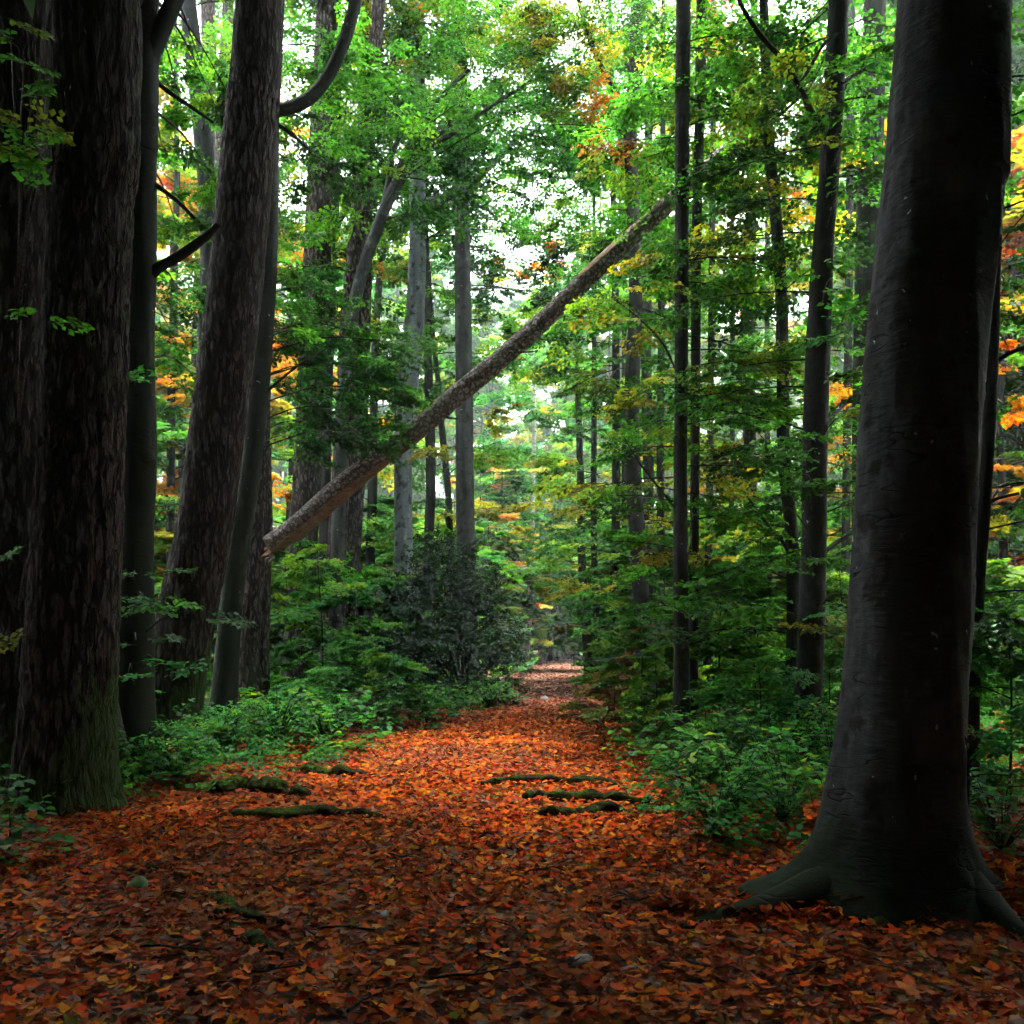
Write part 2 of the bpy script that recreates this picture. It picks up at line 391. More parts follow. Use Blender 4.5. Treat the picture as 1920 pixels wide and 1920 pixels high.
# ------------------------------------------------------------------ leaves
PAL = {
    'g': [(0.034, 0.135, 0.020), (0.052, 0.180, 0.024), (0.030, 0.115, 0.030)],
    'd': [(0.020, 0.070, 0.022), (0.028, 0.085, 0.020), (0.020, 0.062, 0.030)],
    't': [(0.024, 0.145, 0.045), (0.032, 0.165, 0.040), (0.045, 0.185, 0.032)],
    'l': [(0.080, 0.225, 0.018), (0.055, 0.205, 0.026), (0.140, 0.255, 0.016)],
    'y': [(0.260, 0.260, 0.016), (0.340, 0.270, 0.014), (0.180, 0.230, 0.020)],
    'o': [(0.520, 0.210, 0.010), (0.540, 0.130, 0.008), (0.480, 0.260, 0.012)],
    'r': [(0.480, 0.060, 0.008), (0.520, 0.110, 0.010), (0.300, 0.040, 0.010)],
    'b': [(0.120, 0.060, 0.020), (0.160, 0.070, 0.018), (0.090, 0.050, 0.024)],
    'v': [(0.110, 0.140, 0.018), (0.080, 0.130, 0.022), (0.150, 0.130, 0.018)],
    'k': [(0.010, 0.040, 0.016), (0.013, 0.050, 0.018), (0.018, 0.060, 0.020)],
}
class Leaves:
    def __init__(s): s.o = []; s.d = []; s.n = []; s.l = []; s.c = []; s.tw = []
    def put(s, o, d, n, l, c): s.o.append(o); s.d.append(d); s.n.append(n); s.l.append(l); s.c.append(c)
    def count(s): return sum(len(a) for a in s.l)
    def build(s, name, base, leafmat, twigmat=None, width=0.36):
        base = np.asarray(base, float)
        o = np.concatenate(s.o) - base; d = np.concatenate(s.d); n = np.concatenate(s.n); l = np.concatenate(s.l)[:, None]; c = np.concatenate(s.c)
        d = d / (np.linalg.norm(d, axis=1)[:, None] + 1e-9)
        sd = np.cross(n, d); sd /= np.linalg.norm(sd, axis=1)[:, None] + 1e-9
        n = np.cross(d, sd)
        V = np.stack([o, o + d * l * 0.48 + sd * l * width + n * l * 0.07, o + d * l - n * l * 0.10, o + d * l * 0.48 - sd * l * width + n * l * 0.07], 1).reshape(-1, 3)
        Q = np.arange(len(V)).reshape(-1, 4)
        col = np.repeat(c, 4, 0)
        fl = [Q]; mi = [np.zeros(len(Q), int)]
        if s.tw and twigmat is not None:
            off = len(V); VV = [V]; qs = []
            for pts, rads in s.tw:
                v, q, _ = tube(np.asarray(pts) - base, rads, 3, cap=False)
                VV.append(v); qs.append(q + off); off += len(v)
            V = np.vstack(VV); qs = np.vstack(qs); fl.append(qs); mi.append(np.ones(len(qs), int))
            col = np.vstack([col, np.full((len(V) - len(col), 3), 0.05)])
        return mesh_from(name, V, fl, [leafmat] + ([twigmat] if twigmat else []), col=col, smooth=False, mat_idx=np.concatenate(mi))

def spray_template(seed, nside=9, per=9):
    """flat leafy beech spray of unit length along +x: leaf origins, directions, normals, relative sizes; twig lines"""
    r = np.random.default_rng(seed)
    o = []; d = []; n = []; z = []; tw = []
    def axis(t): return np.array([t, 0.06 * math.sin(t * 4 + seed), -0.10 * t * t])
    tw.append([axis(t) for t in (0, 0.35, 0.7, 1.0)])
    for i in range(nside):
        t = 0.12 + 0.85 * i / (nside - 1)
        sgn = 1 if i % 2 else -1
        L = (0.52 - 0.36 * abs(t - 0.35)) * r.uniform(0.7, 1.15) * (1 if t < 0.9 else 0.6)
        a = sgn * math.radians(r.uniform(38, 62))
        b = axis(t); dr = np.array([math.cos(a), math.sin(a), r.uniform(-0.18, 0.1)])
        tw.append([b, b + dr * L])
        for k in range(per):
            u = (k + r.uniform(0.3, 0.9)) / per
            s2 = 1 if k % 2 else -1
            aa = a + s2 * math.radians(r.uniform(30, 65))
            o.append(b + dr * L * u + r.normal(0, 0.014, 3))
            d.append([math.cos(aa), math.sin(aa), r.normal(-0.15, 0.3)])
            n.append([r.normal(0, 0.38), r.normal(0, 0.38), 1]); z.append(r.uniform(0.7, 1.15))
    for k in range(per * 2):
        t = r.uniform(0.1, 1.0); aa = (1 if k % 2 else -1) * math.radians(r.uniform(20, 65))
        o.append(axis(t)); d.append([math.cos(aa), math.sin(aa), r.normal(-0.1, 0.2)]); n.append([r.normal(0, 0.3), r.normal(0, 0.3), 1]); z.append(r.uniform(0.8, 1.2))
    return np.array(o), np.array(d), np.array(n), np.array(z), tw
TPL = [spray_template(100 + i, 9, 9) for i in range(6)]
TPL_S = [spray_template(200 + i, 6, 5) for i in range(6)]
TPL_D = [spray_template(300 + i, 12, 12) for i in range(5)]
def rotm(az, el, roll):
    ca, sa, ce, se, cr, sr = math.cos(az), math.sin(az), math.cos(el), math.sin(el), math.cos(roll), math.sin(roll)
    Rz = np.array([[ca, -sa, 0], [sa, ca, 0], [0, 0, 1]]); Ry = np.array([[ce, 0, -se], [0, 1, 0], [se, 0, ce]]); Rx = np.array([[1, 0, 0], [0, cr, -sr], [0, sr, cr]])
    return Rz @ Ry @ Rx
def pick_col(pal, n, r, jit=0.22):
    base = np.array(PAL[pal][r.integers(0, 3)])
    c = base[None] * (1 + r.normal(0, jit, (n, 1)))
    k = r.random(n) < 0.25
    alt = np.array(PAL[pal])[r.integers(0, 3, n)]
    c[k] = alt[k]
    return np.clip(c, 0.004, 0.8)
def in_view(p, margin=120):
    if p[1] < 0.3: return p[1] > -4 and math.hypot(p[0], p[1]) < 5.5 and p[2] < 7
    px = CX + p[0] * F / p[1]; py = HOR - (p[2] - EYE) * F / p[1]
    m = margin + 500 / p[1]
    return -m < px < 1920 + m and -m < py < 1920 + m
def put_spray(L, pos, az, el, size, leaf, pal, r, tpl=None, twig=0.006, twigs=True, roll=None, hide=False):
    if hide and in_view(np.asarray(pos), 100 + 1.7 * size * F / max(1.0, pos[1])): return
    o, d, n, z, tw = (tpl or TPL)[r.integers(0, len(tpl or TPL))]
    R = rotm(az, el, r.normal(0, 0.25) if roll is None else roll)
    pos = np.asarray(pos)
    L.put(o @ R.T * size + pos, d @ R.T, n @ R.T, z * leaf, pick_col(pal, len(z), r))
    if twigs:
        L.tw.append((np.array(tw[0]) @ R.T * size + pos, [twig, twig * 0.8, twig * 0.6, twig * 0.35]))
        if twigs == 2:
            for q in tw[1:]:
                L.tw.append((np.array(q) @ R.T * size + pos, [twig * 0.5, twig * 0.25]))
def choose(pals, r):
    ks = list(pals); p = np.array([pals[k] for k in ks], float); p /= p.sum()
    return ks[r.choice(len(ks), p=p)]
def branch_of(L, start, az, el, length, leaf, pals, r, ssize=0.8, nspray=5, br=0.02, tpl=None, twigs=True, hide=False):
    """arching bough from start with sprays along its outer part"""
    start = np.asarray(start)
    k = 5; ts = np.linspace(0, 1, k)
    dx, dy = math.cos(az), math.sin(az)
    bend = r.normal(0, 0.12)
    pts = np.array([[start[0] + (dx - dy * bend * t) * length * t * math.cos(el), start[1] + (dy + dx * bend * t) * length * t * math.cos(el),
                     start[2] + length * (t * math.sin(el) - 0.16 * t * t)] for t in ts])
    if not (hide and any(in_view(p_, 60) for p_ in pts)): L.tw.append((pts, [br * (1 - 0.75 * t) for t in ts]))
    pal = choose(pals, r)
    for i in range(nspray):
        t = 0.25 + 0.75 * (i + r.uniform(0, 0.9)) / nspray
        p = np.array([np.interp(t, ts, pts[:, j]) for j in range(3)])
        a = az + r.normal(0, 0.75)
        put_spray(L, p, a, r.normal(-0.05, 0.16), ssize * r.uniform(0.75, 1.25), leaf, pal if r.random() < 0.75 else choose(pals, r), r, tpl, twig=br * 0.3, twigs=twigs, hide=hide)

# ------------------------------------------------------------------ ground
def make_ground():
    def lin(a, b, near, k):
        return np.unique(np.concatenate([np.linspace(-near, near, k), np.sign(np.linspace(-1, 1, 61)) * (near + (b - near) * np.abs(np.linspace(-1, 1, 61)) ** 2.2)]))
    xs = lin(-260, 260, 9, 131)
    ys = np.unique(np.concatenate([np.linspace(-200, 0, 21), np.linspace(0, 30, 171), 30 + 330 * np.linspace(0, 1, 60) ** 2]))
    X, Y = np.meshgrid(xs, ys)
    Z = ground_z(X, Y)
    V = np.stack([X, Y, Z], -1).reshape(-1, 3)
    nx = len(xs); i = np.arange(len(ys) - 1)[:, None] * nx + np.arange(nx - 1)[None]
    Q = np.stack([i, i + 1, i + nx + 1, i + nx], -1).reshape(-1, 4)
    o = add('forest_floor', mesh_from('forest_floor', V, [Q], [M['ground']]))
    o['kind'] = 'structure'
    return o
floor = make_ground()

# shapes of a fallen leaf: an oval one and a lobed one, gently curled
def leaf_oval(curl, bend, wd=0.34):
    v = [(0, 0, 0), (0.28, wd * 0.92, 0), (0.68, wd * 0.85, 0), (1, 0, 0), (0.68, -wd * 0.85, 0), (0.28, -wd * 0.92, 0), (0.28, 0, 0), (0.68, 0, 0), (-0.16, 0.01, 0)]
    v = np.array([(x - 0.5, y, curl * (abs(y) / wd) ** 2 + bend * (x - 0.5) ** 2) for x, y, z in v])
    return v, np.array([(6, 1, 2, 7), (6, 7, 4, 5)]), np.array([(0, 1, 6), (0, 6, 5), (7, 2, 3), (7, 3, 4), (8, 0, 1)])
def leaf_lobed(curl, bend):
    out = []
    for k in range(10):
        a = math.radians(-144 + 36 * k * 0.98 - 18)
        rr = (0.56 if k % 2 else 0.27) * (1.1 if k in (5,) else 1)
        out.append((rr * math.cos(a), rr * math.sin(a)))
    v = [(0, 0)] + out
    v = np.array([(x, y, curl * (x * x + y * y) * 1.3 + bend * x * x) for x, y in v])
    t = np.array([(0, 1 + i, 1 + (i + 1) % 10) for i in range(10)])
    return v, np.zeros((0, 4), int), t
LIT = [(0.38, 0.036, 0.004), (0.46, 0.078, 0.004), (0.50, 0.125, 0.006), (0.24, 0.024, 0.004), (0.11, 0.020, 0.005), (0.035, 0.011, 0.005), (0.48, 0.21, 0.014), (0.36, 0.15, 0.025), (0.18, 0.07, 0.020), (0.10, 0.10, 0.012)]
LITP = np.array([0.13, 0.20, 0.19, 0.10, 0.10, 0.09, 0.08, 0.07, 0.04, 0.02])
def litter():
    """leaf litter joined into one part; near leaves have a curled blade, far ones a folded quad"""
    Vs = []; Fq = []; Ft = []; Cs = []; off = 0
    def place(n, d0, d1, full, dens_off=0.75):
        # sample uniformly on the ground inside the view (a little wider)
        Y = np.sqrt(rng.random(n) * (d1 * d1 - d0 * d0) + d0 * d0)
        X = (rng.random(n) * 2 - 1) * Y * 0.66
        o = off_path(X, Y)
        keep = (o < 0.1) | (rng.random(n) < dens_off)
        return X[keep], Y[keep]
    def cols(n, X, Y):
        c = np.array(LIT)[rng.choice(len(LIT), n, p=LITP / LITP.sum())]
        c = c * rng.uniform(0.6, 1.2, (n, 1)) * np.array([1.0, 0.9, 0.6])
        patch = fbm(X * 0.8, Y * 0.8, 21)[:, None]
        p2 = fbm(X * 2.6 + 9, Y * 2.6, 33)[:, None]
        c = np.clip(1.05 * c * (0.4 + 1.0 * patch) * (0.55 + 0.9 * p2), 0.006, 0.7)
        br = np.clip(fbm(X * 1.1 + 40, Y * 0.45, 51)[:, None] * 2.4 - 1.0, 0, 0.55) * (rng.random((n, 1)) < 0.75)
        c = c * (1 - br) + np.array([0.085, 0.036, 0.02]) * rng.uniform(0.4, 1.6, (n, 1)) * br
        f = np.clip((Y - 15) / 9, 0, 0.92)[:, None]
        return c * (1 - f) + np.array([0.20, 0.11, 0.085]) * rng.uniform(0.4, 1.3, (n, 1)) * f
    def inst(tv, tq, tt, X, Y, size, tilt, lift):
        nonlocal off
        n = len(X)
        az = rng.random(n) * 2 * np.pi; tx = rng.normal(0, tilt, n); ty = rng.normal(0, tilt, n)
        ca, sa = np.cos(az)[:, None], np.sin(az)[:, None]
        s = size[:, None]
        lx, ly, lz = tv[:, 0][None] * s, tv[:, 1][None] * s, tv[:, 2][None] * s
        lz = lz + lx * np.sin(tx)[:, None] + ly * np.sin(ty)[:, None]
        wx = lx * ca - ly * sa + X[:, None]; wy = lx * sa + ly * ca + Y[:, None]
        wz = lz + (ground_z(X, Y) + lift)[:, None]
        V = np.stack([wx, wy, wz], -1)
        k = len(tv)
        base = off + (np.arange(n) * k)[:, None, None]
        if len(tq): Fq.append((tq[None] + base).reshape(-1, 4))
        if len(tt): Ft.append((tt[None] + base).reshape(-1, 3))
        Vs.append(V.reshape(-1, 3)); Cs.append(np.repeat(cols(n, X, Y), k, 0)); off += n * k
    # near: curled blades
    for v in range(7):
        X, Y = place(3700, 2.6, 7.5, True)
        n = len(X)
        tv, tq, tt = leaf_oval(rng.uniform(-0.12, 0.16), rng.uniform(-0.5, 0.5), rng.uniform(0.28, 0.4)) if v < 5 else leaf_lobed(rng.uniform(-0.3, 0.4), rng.uniform(-0.3, 0.3))
        inst(tv, tq, tt, X, Y, rng.uniform(0.036, 0.072, n) * (1.15 if v >= 5 else 1), 0.3, rng.uniform(0.004, 0.04, n))
    for cx_, cy_, ra, rb_, n_, a0, a1 in ((2.17, 5.15, 0.62, 0.42, 900, -3.5, 0.4), (-3.88, 7.8, 0.42, 0.42, 400, -3.0, 0.3), (-0.6 + 2.0, 4.85, 0.55, 0.12, 260, -3.2, 0.0)):
        a_ = rng.uniform(a0, a1, n_); k_ = 1 + np.abs(rng.normal(0, 0.16, n_))
        tv, tq, tt = leaf_oval(0.12, 0.35, 0.36)
        inst(tv, tq, tt, cx_ + np.cos(a_) * ra * k_, cy_ + np.sin(a_) * rb_ * k_, rng.uniform(0.05, 0.08, n_), 0.55, np.clip(0.13 - 0.5 * (k_ - 1), 0.015, 0.12) * rng.random(n_))
    # middle distance: folded quads
    tv = np.array([(-0.5, 0, 0), (0, 0.34, 0.08), (0.5, 0, 0), (0, -0.34, 0.06)]); tq = np.array([(0, 1, 2, 3)])
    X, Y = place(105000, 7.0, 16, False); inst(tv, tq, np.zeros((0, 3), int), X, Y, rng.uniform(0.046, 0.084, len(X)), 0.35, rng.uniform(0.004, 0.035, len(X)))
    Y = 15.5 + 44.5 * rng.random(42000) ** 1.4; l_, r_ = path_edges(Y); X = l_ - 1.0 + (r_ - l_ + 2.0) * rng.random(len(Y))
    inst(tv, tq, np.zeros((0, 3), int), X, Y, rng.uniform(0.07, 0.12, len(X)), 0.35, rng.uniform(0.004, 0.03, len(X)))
    o = add('leaf_litter', mesh_from('leaf_litter', np.vstack(Vs), [np.vstack(Fq), np.vstack(Ft)], [M['litter']], col=np.vstack(Cs), smooth=False), floor)
    o['kind'] = 'stuff'
litter()
def single_leaves():
    prot = []
    for k in range(9):
        v, q, t = leaf_oval(random.uniform(-0.15, 0.2), random.uniform(-0.6, 0.6), random.uniform(0.3, 0.4)) if k < 5 else leaf_lobed(random.uniform(-0.3, 0.5), random.uniform(-0.3, 0.3))
        prot.append(mesh_from('fallen_leaf', v, [q, t] if len(q) else [t], [M['single']], smooth=False))
    n = 0
    while n < 300:
        d = random.uniform(3.45, 5.4); x = random.uniform(-0.56, 0.56) * d
        if d > 4.6 and random.random() < 0.5: continue
        o = add('fallen_leaf', prot[random.randrange(9)], floor, (x, d, float(ground_z(x, d)) + random.uniform(0.035, 0.06)))
        s = random.uniform(0.055, 0.085)
        o.scale = (s, s, s)
        o.rotation_euler = (random.gauss(0, 0.22), random.gauss(0, 0.22), random.uniform(0, 6.28))
        n += 1
single_leaves()

# ------------------------------------------------------------------ trunks
def worley_bark(R, pw, ph, depth, seed):
    nc = max(6, int(round(2 * math.pi * R / pw)))
    rg = np.random.default_rng(seed); tab = rg.random((nc, 512, 3))
    def disp(th, s, r):
        u = th / (2 * np.pi) * nc; v = s / ph
        u = u + 0.35 * (vnoise(u * 1.3, v * 2.0, seed) - 0.5); v = v + 0.5 * (vnoise(u * 0.9, v * 1.1, seed + 5) - 0.5)
        ui = np.floor(u).astype(int); vi = np.floor(v).astype(int)
        f1 = np.full(u.shape, 9.0); f2 = np.full(u.shape, 9.0); hh = np.zeros(u.shape)
        for du in (-1, 0, 1):
            for dv in (-1, 0, 1):
                cu = ui + du; cv = vi + dv
                j = tab[cu % nc, cv % 512]
                dd = (cu + j[..., 0] - u) ** 2 + (cv + j[..., 1] - v) ** 2
                cl = dd < f1
                f2 = np.where(cl, f1, np.minimum(f2, dd)); hh = np.where(cl, j[..., 2], hh); f1 = np.minimum(f1, dd)
        e = np.sqrt(f2) - np.sqrt(f1)
        return depth * (-np.exp(-e / 0.10) + 0.45 * hh) + depth * 0.5 * (fbm(u * 3, v * 5, seed + 9) - 0.5)
    return disp
def knotty_bark(amp, seed, R, H):
    base = smooth_bark(amp, seed); r = np.random.default_rng(seed + 1)
    K = [(r.uniform(-math.pi, 0.3), r.uniform(0.5, 4.6), r.uniform(0.012, 0.032), r.uniform(0.5, 1.3), r.uniform(-0.15, 0.15)) for _ in range(70)]
    def disp(th, s, r_):
        o = base(th, s, r_)
        for a, z, w_, e, tl in K:
            dx = ((th - a + np.pi) % (2 * np.pi) - np.pi) * R; dz = s - z - tl * dx
            k = np.exp(-(dx / (w_ * 1.5)) ** 2 - (dz / (w_ * 0.6)) ** 2)
            br = np.exp(-(dx / (w_ * 4)) ** 2 - ((dz - 0.02 - 2.5 * np.abs(dx) * 0.12) / 0.007) ** 2)
            o = o - 0.022 * e * k - 0.006 * e * br + 0.008 * np.exp(-(dx / (w_ * 2.5)) ** 2 - (dz / (w_ * 1.4)) ** 2)
        return o
    return disp
def smooth_bark(amp, seed):
    def disp(th, s, r):
        c = np.cos(th) * 1.5; q = np.sin(th) * 1.5
        return amp * (fbm(c + s * 0.7, q + 3.1 + s * 0.4, seed) - 0.5) * 2 + amp * 0.35 * (vnoise(s * 6 + c, q * 0.8, seed + 3) - 0.5)
    return disp
TREES = {}
def trunk_points(pts, d, top_z, base_d=None):
    """photo pixels (x, y, width) from the top of the picture to the lowest seen row -> points from the ground to the crown"""
    q = [np.append(P(x, y, d), w_ * d / F * 0.5) for x, y, w_ in pts]
    lo = q[-1].copy(); prev = q[-2]
    gz = float(ground_z(lo[0], d)) - 0.06
    if lo[2] > gz + 0.12:
        sl = np.clip((lo[0] - prev[0]) / (lo[2] - prev[2] + 1e-6), -0.15, 0.15)
        e = lo.copy(); e[0] = lo[0] + sl * (gz - lo[2]); e[2] = gz; e[3] = lo[3] * 1.08
        q.append(e)
    else:
        q[-1][2] = gz
    hi = q[0].copy(); nx = q[1]
    if top_z > hi[2] + 0.5:
        sl = np.clip((hi[0] - nx[0]) / (hi[2] - nx[2] + 1e-6), -0.12, 0.12)
        e = hi.copy(); e[0] = hi[0] + sl * 0.7 * (top_z - hi[2]); e[2] = top_z; e[3] = max(0.03, hi[3] * 0.45)
        q.insert(0, e)
    return np.array(q[::-1])
def make_tree(key, name, label, d, pts, matname, top_z=20, ns=14, step=0.35, flare=0.35, bark=None, group=None, lobes=None, flare_h=0.35, cat='tree'):
    q = trunk_points(pts, d, top_z)
    n = max(8, int((q[-1][2] - q[0][2]) / step))
    c = catmull(q, n)
    if step < 0.2:                                   # coarser rings above the picture
        ztop = EYE + HOR * d / F + 0.6
        i_ = np.arange(n); c = c[(c[:, 2] < ztop) | (i_ % 8 == 0) | (i_ == n - 1)]
    base = np.array([q[0][0], d, float(ground_z(q[0][0], d))])
    z = c[:, 2] - base[2]
    rad = np.clip(c[:, 3], 0.02, None) * (1 + flare * np.exp(-np.clip(z, 0, None) / flare_h))
    R0 = float(q[len(q) // 2][3])
    bk = None
    if bark == 'pine': bk = worley_bark(R0, 0.085, 0.24, 0.036, hash_s(key))
    elif bark == 'pine2': bk = worley_bark(R0, 0.11, 0.25, 0.022, hash_s(key))
    elif bark == 'knotty': bk = knotty_bark(R0 * 0.10, hash_s(key), R0, 5)
    elif bark == 'smooth': bk = smooth_bark(R0 * 0.09, hash_s(key))
    zz = z
    def disp(th, s, r):
        o = bk(th, s, r) if bk else 0
        if lobes:
            zc = np.repeat(zz[:, None], th.shape[1], 1)
            if bark == 'knotty': o = o + 0.09 * np.exp(-np.clip(zc, 0, None) / 0.3) * (fbm(np.cos(th) * 3 + zc * 2, np.sin(th) * 3 + zc * 5, 77) - 0.5)
            for a, amp, sg, hgt in lobes:
                da = (th - a + np.pi) % (2 * np.pi) - np.pi
                o = o + amp * np.exp(-(da / sg) ** 2) * np.exp(-np.clip(zc, 0, None) / hgt)
        return o
    V, Q, T = tube(c[:, :3] - base, rad, ns, disp if (bk or lobes) else None)
    t = thing(name, label, cat, base, group)
    add('trunk', mesh_from('trunk', V, [Q, T], [M[matname]]), t)
    TREES[key] = dict(obj=t, base=base, line=c, L=Leaves(), mat=matname, d=d, r=np.random.default_rng(hash_s(key)), leafmat='leaf')
    return t
def hash_s(s):
    v = 17
    for ch in str(s): v = (v * 31 + ord(ch)) % 99991
    return v
def limb(key, pts, d, name='limb', matname=None, ns=8, d2=None):
    """a limb drawn in photo pixels (x, y, width), first point at the trunk; depth d there, d2 at its tip"""
    T_ = TREES[key]; d2 = d if d2 is None else d2
    q = np.array([np.append(P(x, y, d + (d2 - d) * i / (len(pts) - 1)), w_ * d / F * 0.5) for i, (x, y, w_) in enumerate(pts)])
    c = catmull(q, max(8, 6 * len(pts)))
    rad = np.clip(c[:, 3], 0.006, None)
    V, Q, T = tube(c[:, :3] - T_['base'], rad, ns, smooth_bark(rad.mean() * 0.12, hash_s(str(pts))))
    add(name, mesh_from(name, V, [Q, T], [M[matname or T_['mat']]]), T_['obj'])
    return c[:, :3]
def at_height(key, z):
    c = TREES[key]['line']
    return np.array([np.interp(z, c[:, 2], c[:, 0]), TREES[key]['d'], z])
def boughs(key, n, z0, z1, len0, len1, pals, leaf=None, ssize=0.8, nspray=5, az=None, tpl=None, el=0.25, br=0.02, twigs=True):
    T_ = TREES[key]; r = T_['r']
    leaf = leaf or max(0.07, 0.0042 * T_['d'])
    for i in range(n):
        z = z0 + (z1 - z0) * (i + r.random()) / n
        a = r.uniform(0, 2 * np.pi) if az is None else r.uniform(*az)
        branch_of(T_['L'], at_height(key, z), a, r.normal(el, 0.15), r.uniform(len0, len1), leaf, pals, r, ssize, nspray, br, tpl, twigs)
def patch(key, px, py, d, wpx, hpx, n, pals, leaf=None, ssize=0.6, tpl=None, twigs=True, el=-0.05):
    """foliage seen around a pixel at depth d: sprays joined to the tree by a thin bough"""
    T_ = TREES[key]; r = T_['r']
    leaf = leaf or max(0.07, 0.0042 * d)
    c0 = P(px, py, d)
    z = max(T_['base'][2] + 0.5, c0[2] - 0.25 * np.linalg.norm(c0[:2] - T_['base'][:2]))
    s = at_height(key, z)
    mid = (s + c0) / 2 + np.array([0, 0, 0.15])
    dist = np.linalg.norm(c0 - s)
    T_['L'].tw.append((catmull(np.array([s, mid, c0]), 6), np.linspace(0.008 + 0.004 * dist, 0.005, 6)))
    pal = choose(pals, r)
    for i in range(n):
        p = c0 + np.array([r.normal(0, wpx * 0.5), 0, r.normal(0, hpx * 0.5)]) * d / F + np.array([0, r.normal(0, wpx * 0.5 * d / F * 0.6), 0])
        a = math.atan2(p[1] - s[1], p[0] - s[0]) + r.normal(0, 0.8)
        put_spray(T_['L'], p, a, r.normal(el, 0.18), ssize * r.uniform(0.7, 1.25), leaf, pal if r.random() < 0.7 else choose(pals, r), r, tpl, twigs=twigs)
def high_crown(key, z0, z1, rad, n, pals, leaf=0.34, az=(0, 6.283)):
    T_ = TREES[key]; r = T_['r']
    for i in range(n):
        z = r.uniform(z0, z1)
        branch_of(T_['L'], at_height(key, z), r.uniform(*az), r.normal(0.3, 0.2), r.uniform(0.45, 1) * rad, leaf, pals, r, 1.5, 4, 0.035, TPL_S, twigs=False, hide=True)
def finish():
    for k, T_ in TREES.items():
        if T_['L'].count():
            me = T_['L'].build('crown', T_['base'], M[T_['leafmat']], M['twig'])
            add('crown', me, T_['obj'])

# ---- the trees that can be told apart, left to right
make_tree('p1', 'pine_tree', 'dark furrowed pine cut off by the left edge of the picture', 8.6, [(36, 0, 96), (34, 400, 104), (34, 800, 112), (32, 1200, 122), (24, 1480, 150)], 'pine', 21, 72, 0.06, 0.3, 'pine')
make_tree('p2', 'pine_tree', 'thick furrowed pine with green moss up the right side of its foot', 7.8, [(180, 0, 158), (170, 350, 148), (160, 650, 148), (150, 900, 150), (138, 1150, 160), (128, 1350, 168), (120, 1500, 178)], 'pine', 20, 104, 0.042, 0.12, 'pine', flare_h=0.25, lobes=[(math.pi, 0.10, 0.5, 0.2), (0.1, 0.09, 0.4, 0.22), (-1.6, 0.06, 0.4, 0.15)])
make_tree('b2', 'beech_tree', 'slim grey beech mostly hidden behind the thick furrowed pine', 9.0, [(106, 0, 24), (108, 500, 26), (150, 1000, 34), (205, 1350, 40), (222, 1460, 46)], 'beech', 19, 20, 0.15, 0.5, 'smooth')
make_tree('b3', 'beech_tree', 'grey-green beech with a swollen knob right of the thick pine', 9.4, [(272, 60, 50), (268, 300, 50), (264, 500, 56), (262, 640, 52), (260, 860, 64), (256, 1000, 62), (252, 1180, 72), (248, 1350, 80)], 'beech_mossy', 18, 28, 0.1, 0.3, 'smooth')
make_tree('p4', 'pine_tree', 'leaning scaly pine tilting to the right above the low green shrubs', 11.4, [(488, 0, 88), (472, 200, 94), (454, 400, 98), (434, 600, 98), (408, 800, 100), (382, 1000, 102), (350, 1150, 106), (332, 1260, 108), (316, 1370, 112)], 'pine', 20, 84, 0.055, 0.12, 'pine2')
make_tree('b5', 'beech_tree', 'mossy dark beech close behind the leaning pine, its bough curving up', 12.8, [(512, 130, 24), (508, 300, 30), (503, 500, 34), (488, 700, 36), (468, 900, 36), (444, 1050, 40), (428, 1200, 42), (420, 1320, 46)], 'beech_mossy', 12, 20, 0.2, 0.3, 'smooth')
make_tree('p6', 'pine_tree', 'reddish-brown pine trunk with a spreading foot beyond the leaning pine', 15.5, [(492, 500, 30), (490, 700, 34), (486, 860, 36), (478, 1050, 42), (464, 1200, 48), (462, 1300, 56), (462, 1350, 70)], 'pine_far', 17, 40, 0.12, 0.5, 'pine2', lobes=[(0.0, 0.2, 0.5, 0.35)])
make_tree('p7', 'pine_tree', 'straight scaly pine crossed low down by the tilted fallen trunk', 20, [(612, 0, 36), (604, 250, 46), (596, 450, 50), (588, 650, 50), (578, 850, 52), (570, 1000, 52), (564, 1120, 52)], 'pine_far', 26, 36, 0.15, 0.2, 'pine2')
make_tree('b9', 'beech_tree', 'slender dark beech standing between the two scaly pines', 22, [(632, 150, 16), (628, 350, 18), (622, 500, 20), (612, 800, 20), (608, 1090, 22)], 'beech_dark', 24, 12, 0.4, 0.3)
make_tree('p8', 'pine_tree', 'scaly pine bending to the right at its top beside the beech fork', 19, [(708, 30, 24), (696, 150, 28), (682, 300, 32), (670, 450, 34), (655, 600, 34), (648, 750, 34), (636, 950, 34), (628, 1090, 36)], 'pine_far', 20, 36, 0.15, 0.2, 'pine2')
make_tree('p8b', 'pine_tree', 'upright pine with a pale right edge just left of the curved grey beech', 21, [(684, 200, 26), (682, 400, 32), (676, 650, 36), (668, 850, 38), (656, 1020, 42), (650, 1140, 46)], 'pine_far', 24, 36, 0.15, 0.2, 'pine2')
make_tree('b10', 'beech_tree', 'forked beech arching to the right into the leafy top of the gap', 18, [(890, 196, 5), (850, 228, 9), (805, 264, 14), (772, 300, 20), (735, 360, 22), (706, 430, 22), (682, 500, 23), (664, 570, 24), (652, 650, 24), (640, 800, 25), (634, 1000, 26)], 'beech', 12.0, 16, 0.2, 0.2, 'smooth')
make_tree('b11', 'beech_tree', 'pale blue-grey beech with a bent trunk rising out of the holly', 21.5, [(781, 270, 22), (782, 340, 30), (783, 450, 32), (780, 560, 34), (772, 660, 40), (762, 740, 38), (756, 820, 34), (756, 950, 34), (758, 1080, 36), (760, 1160, 38)], 'beech_pale', 17, 24, 0.2, 0.2, 'smooth')
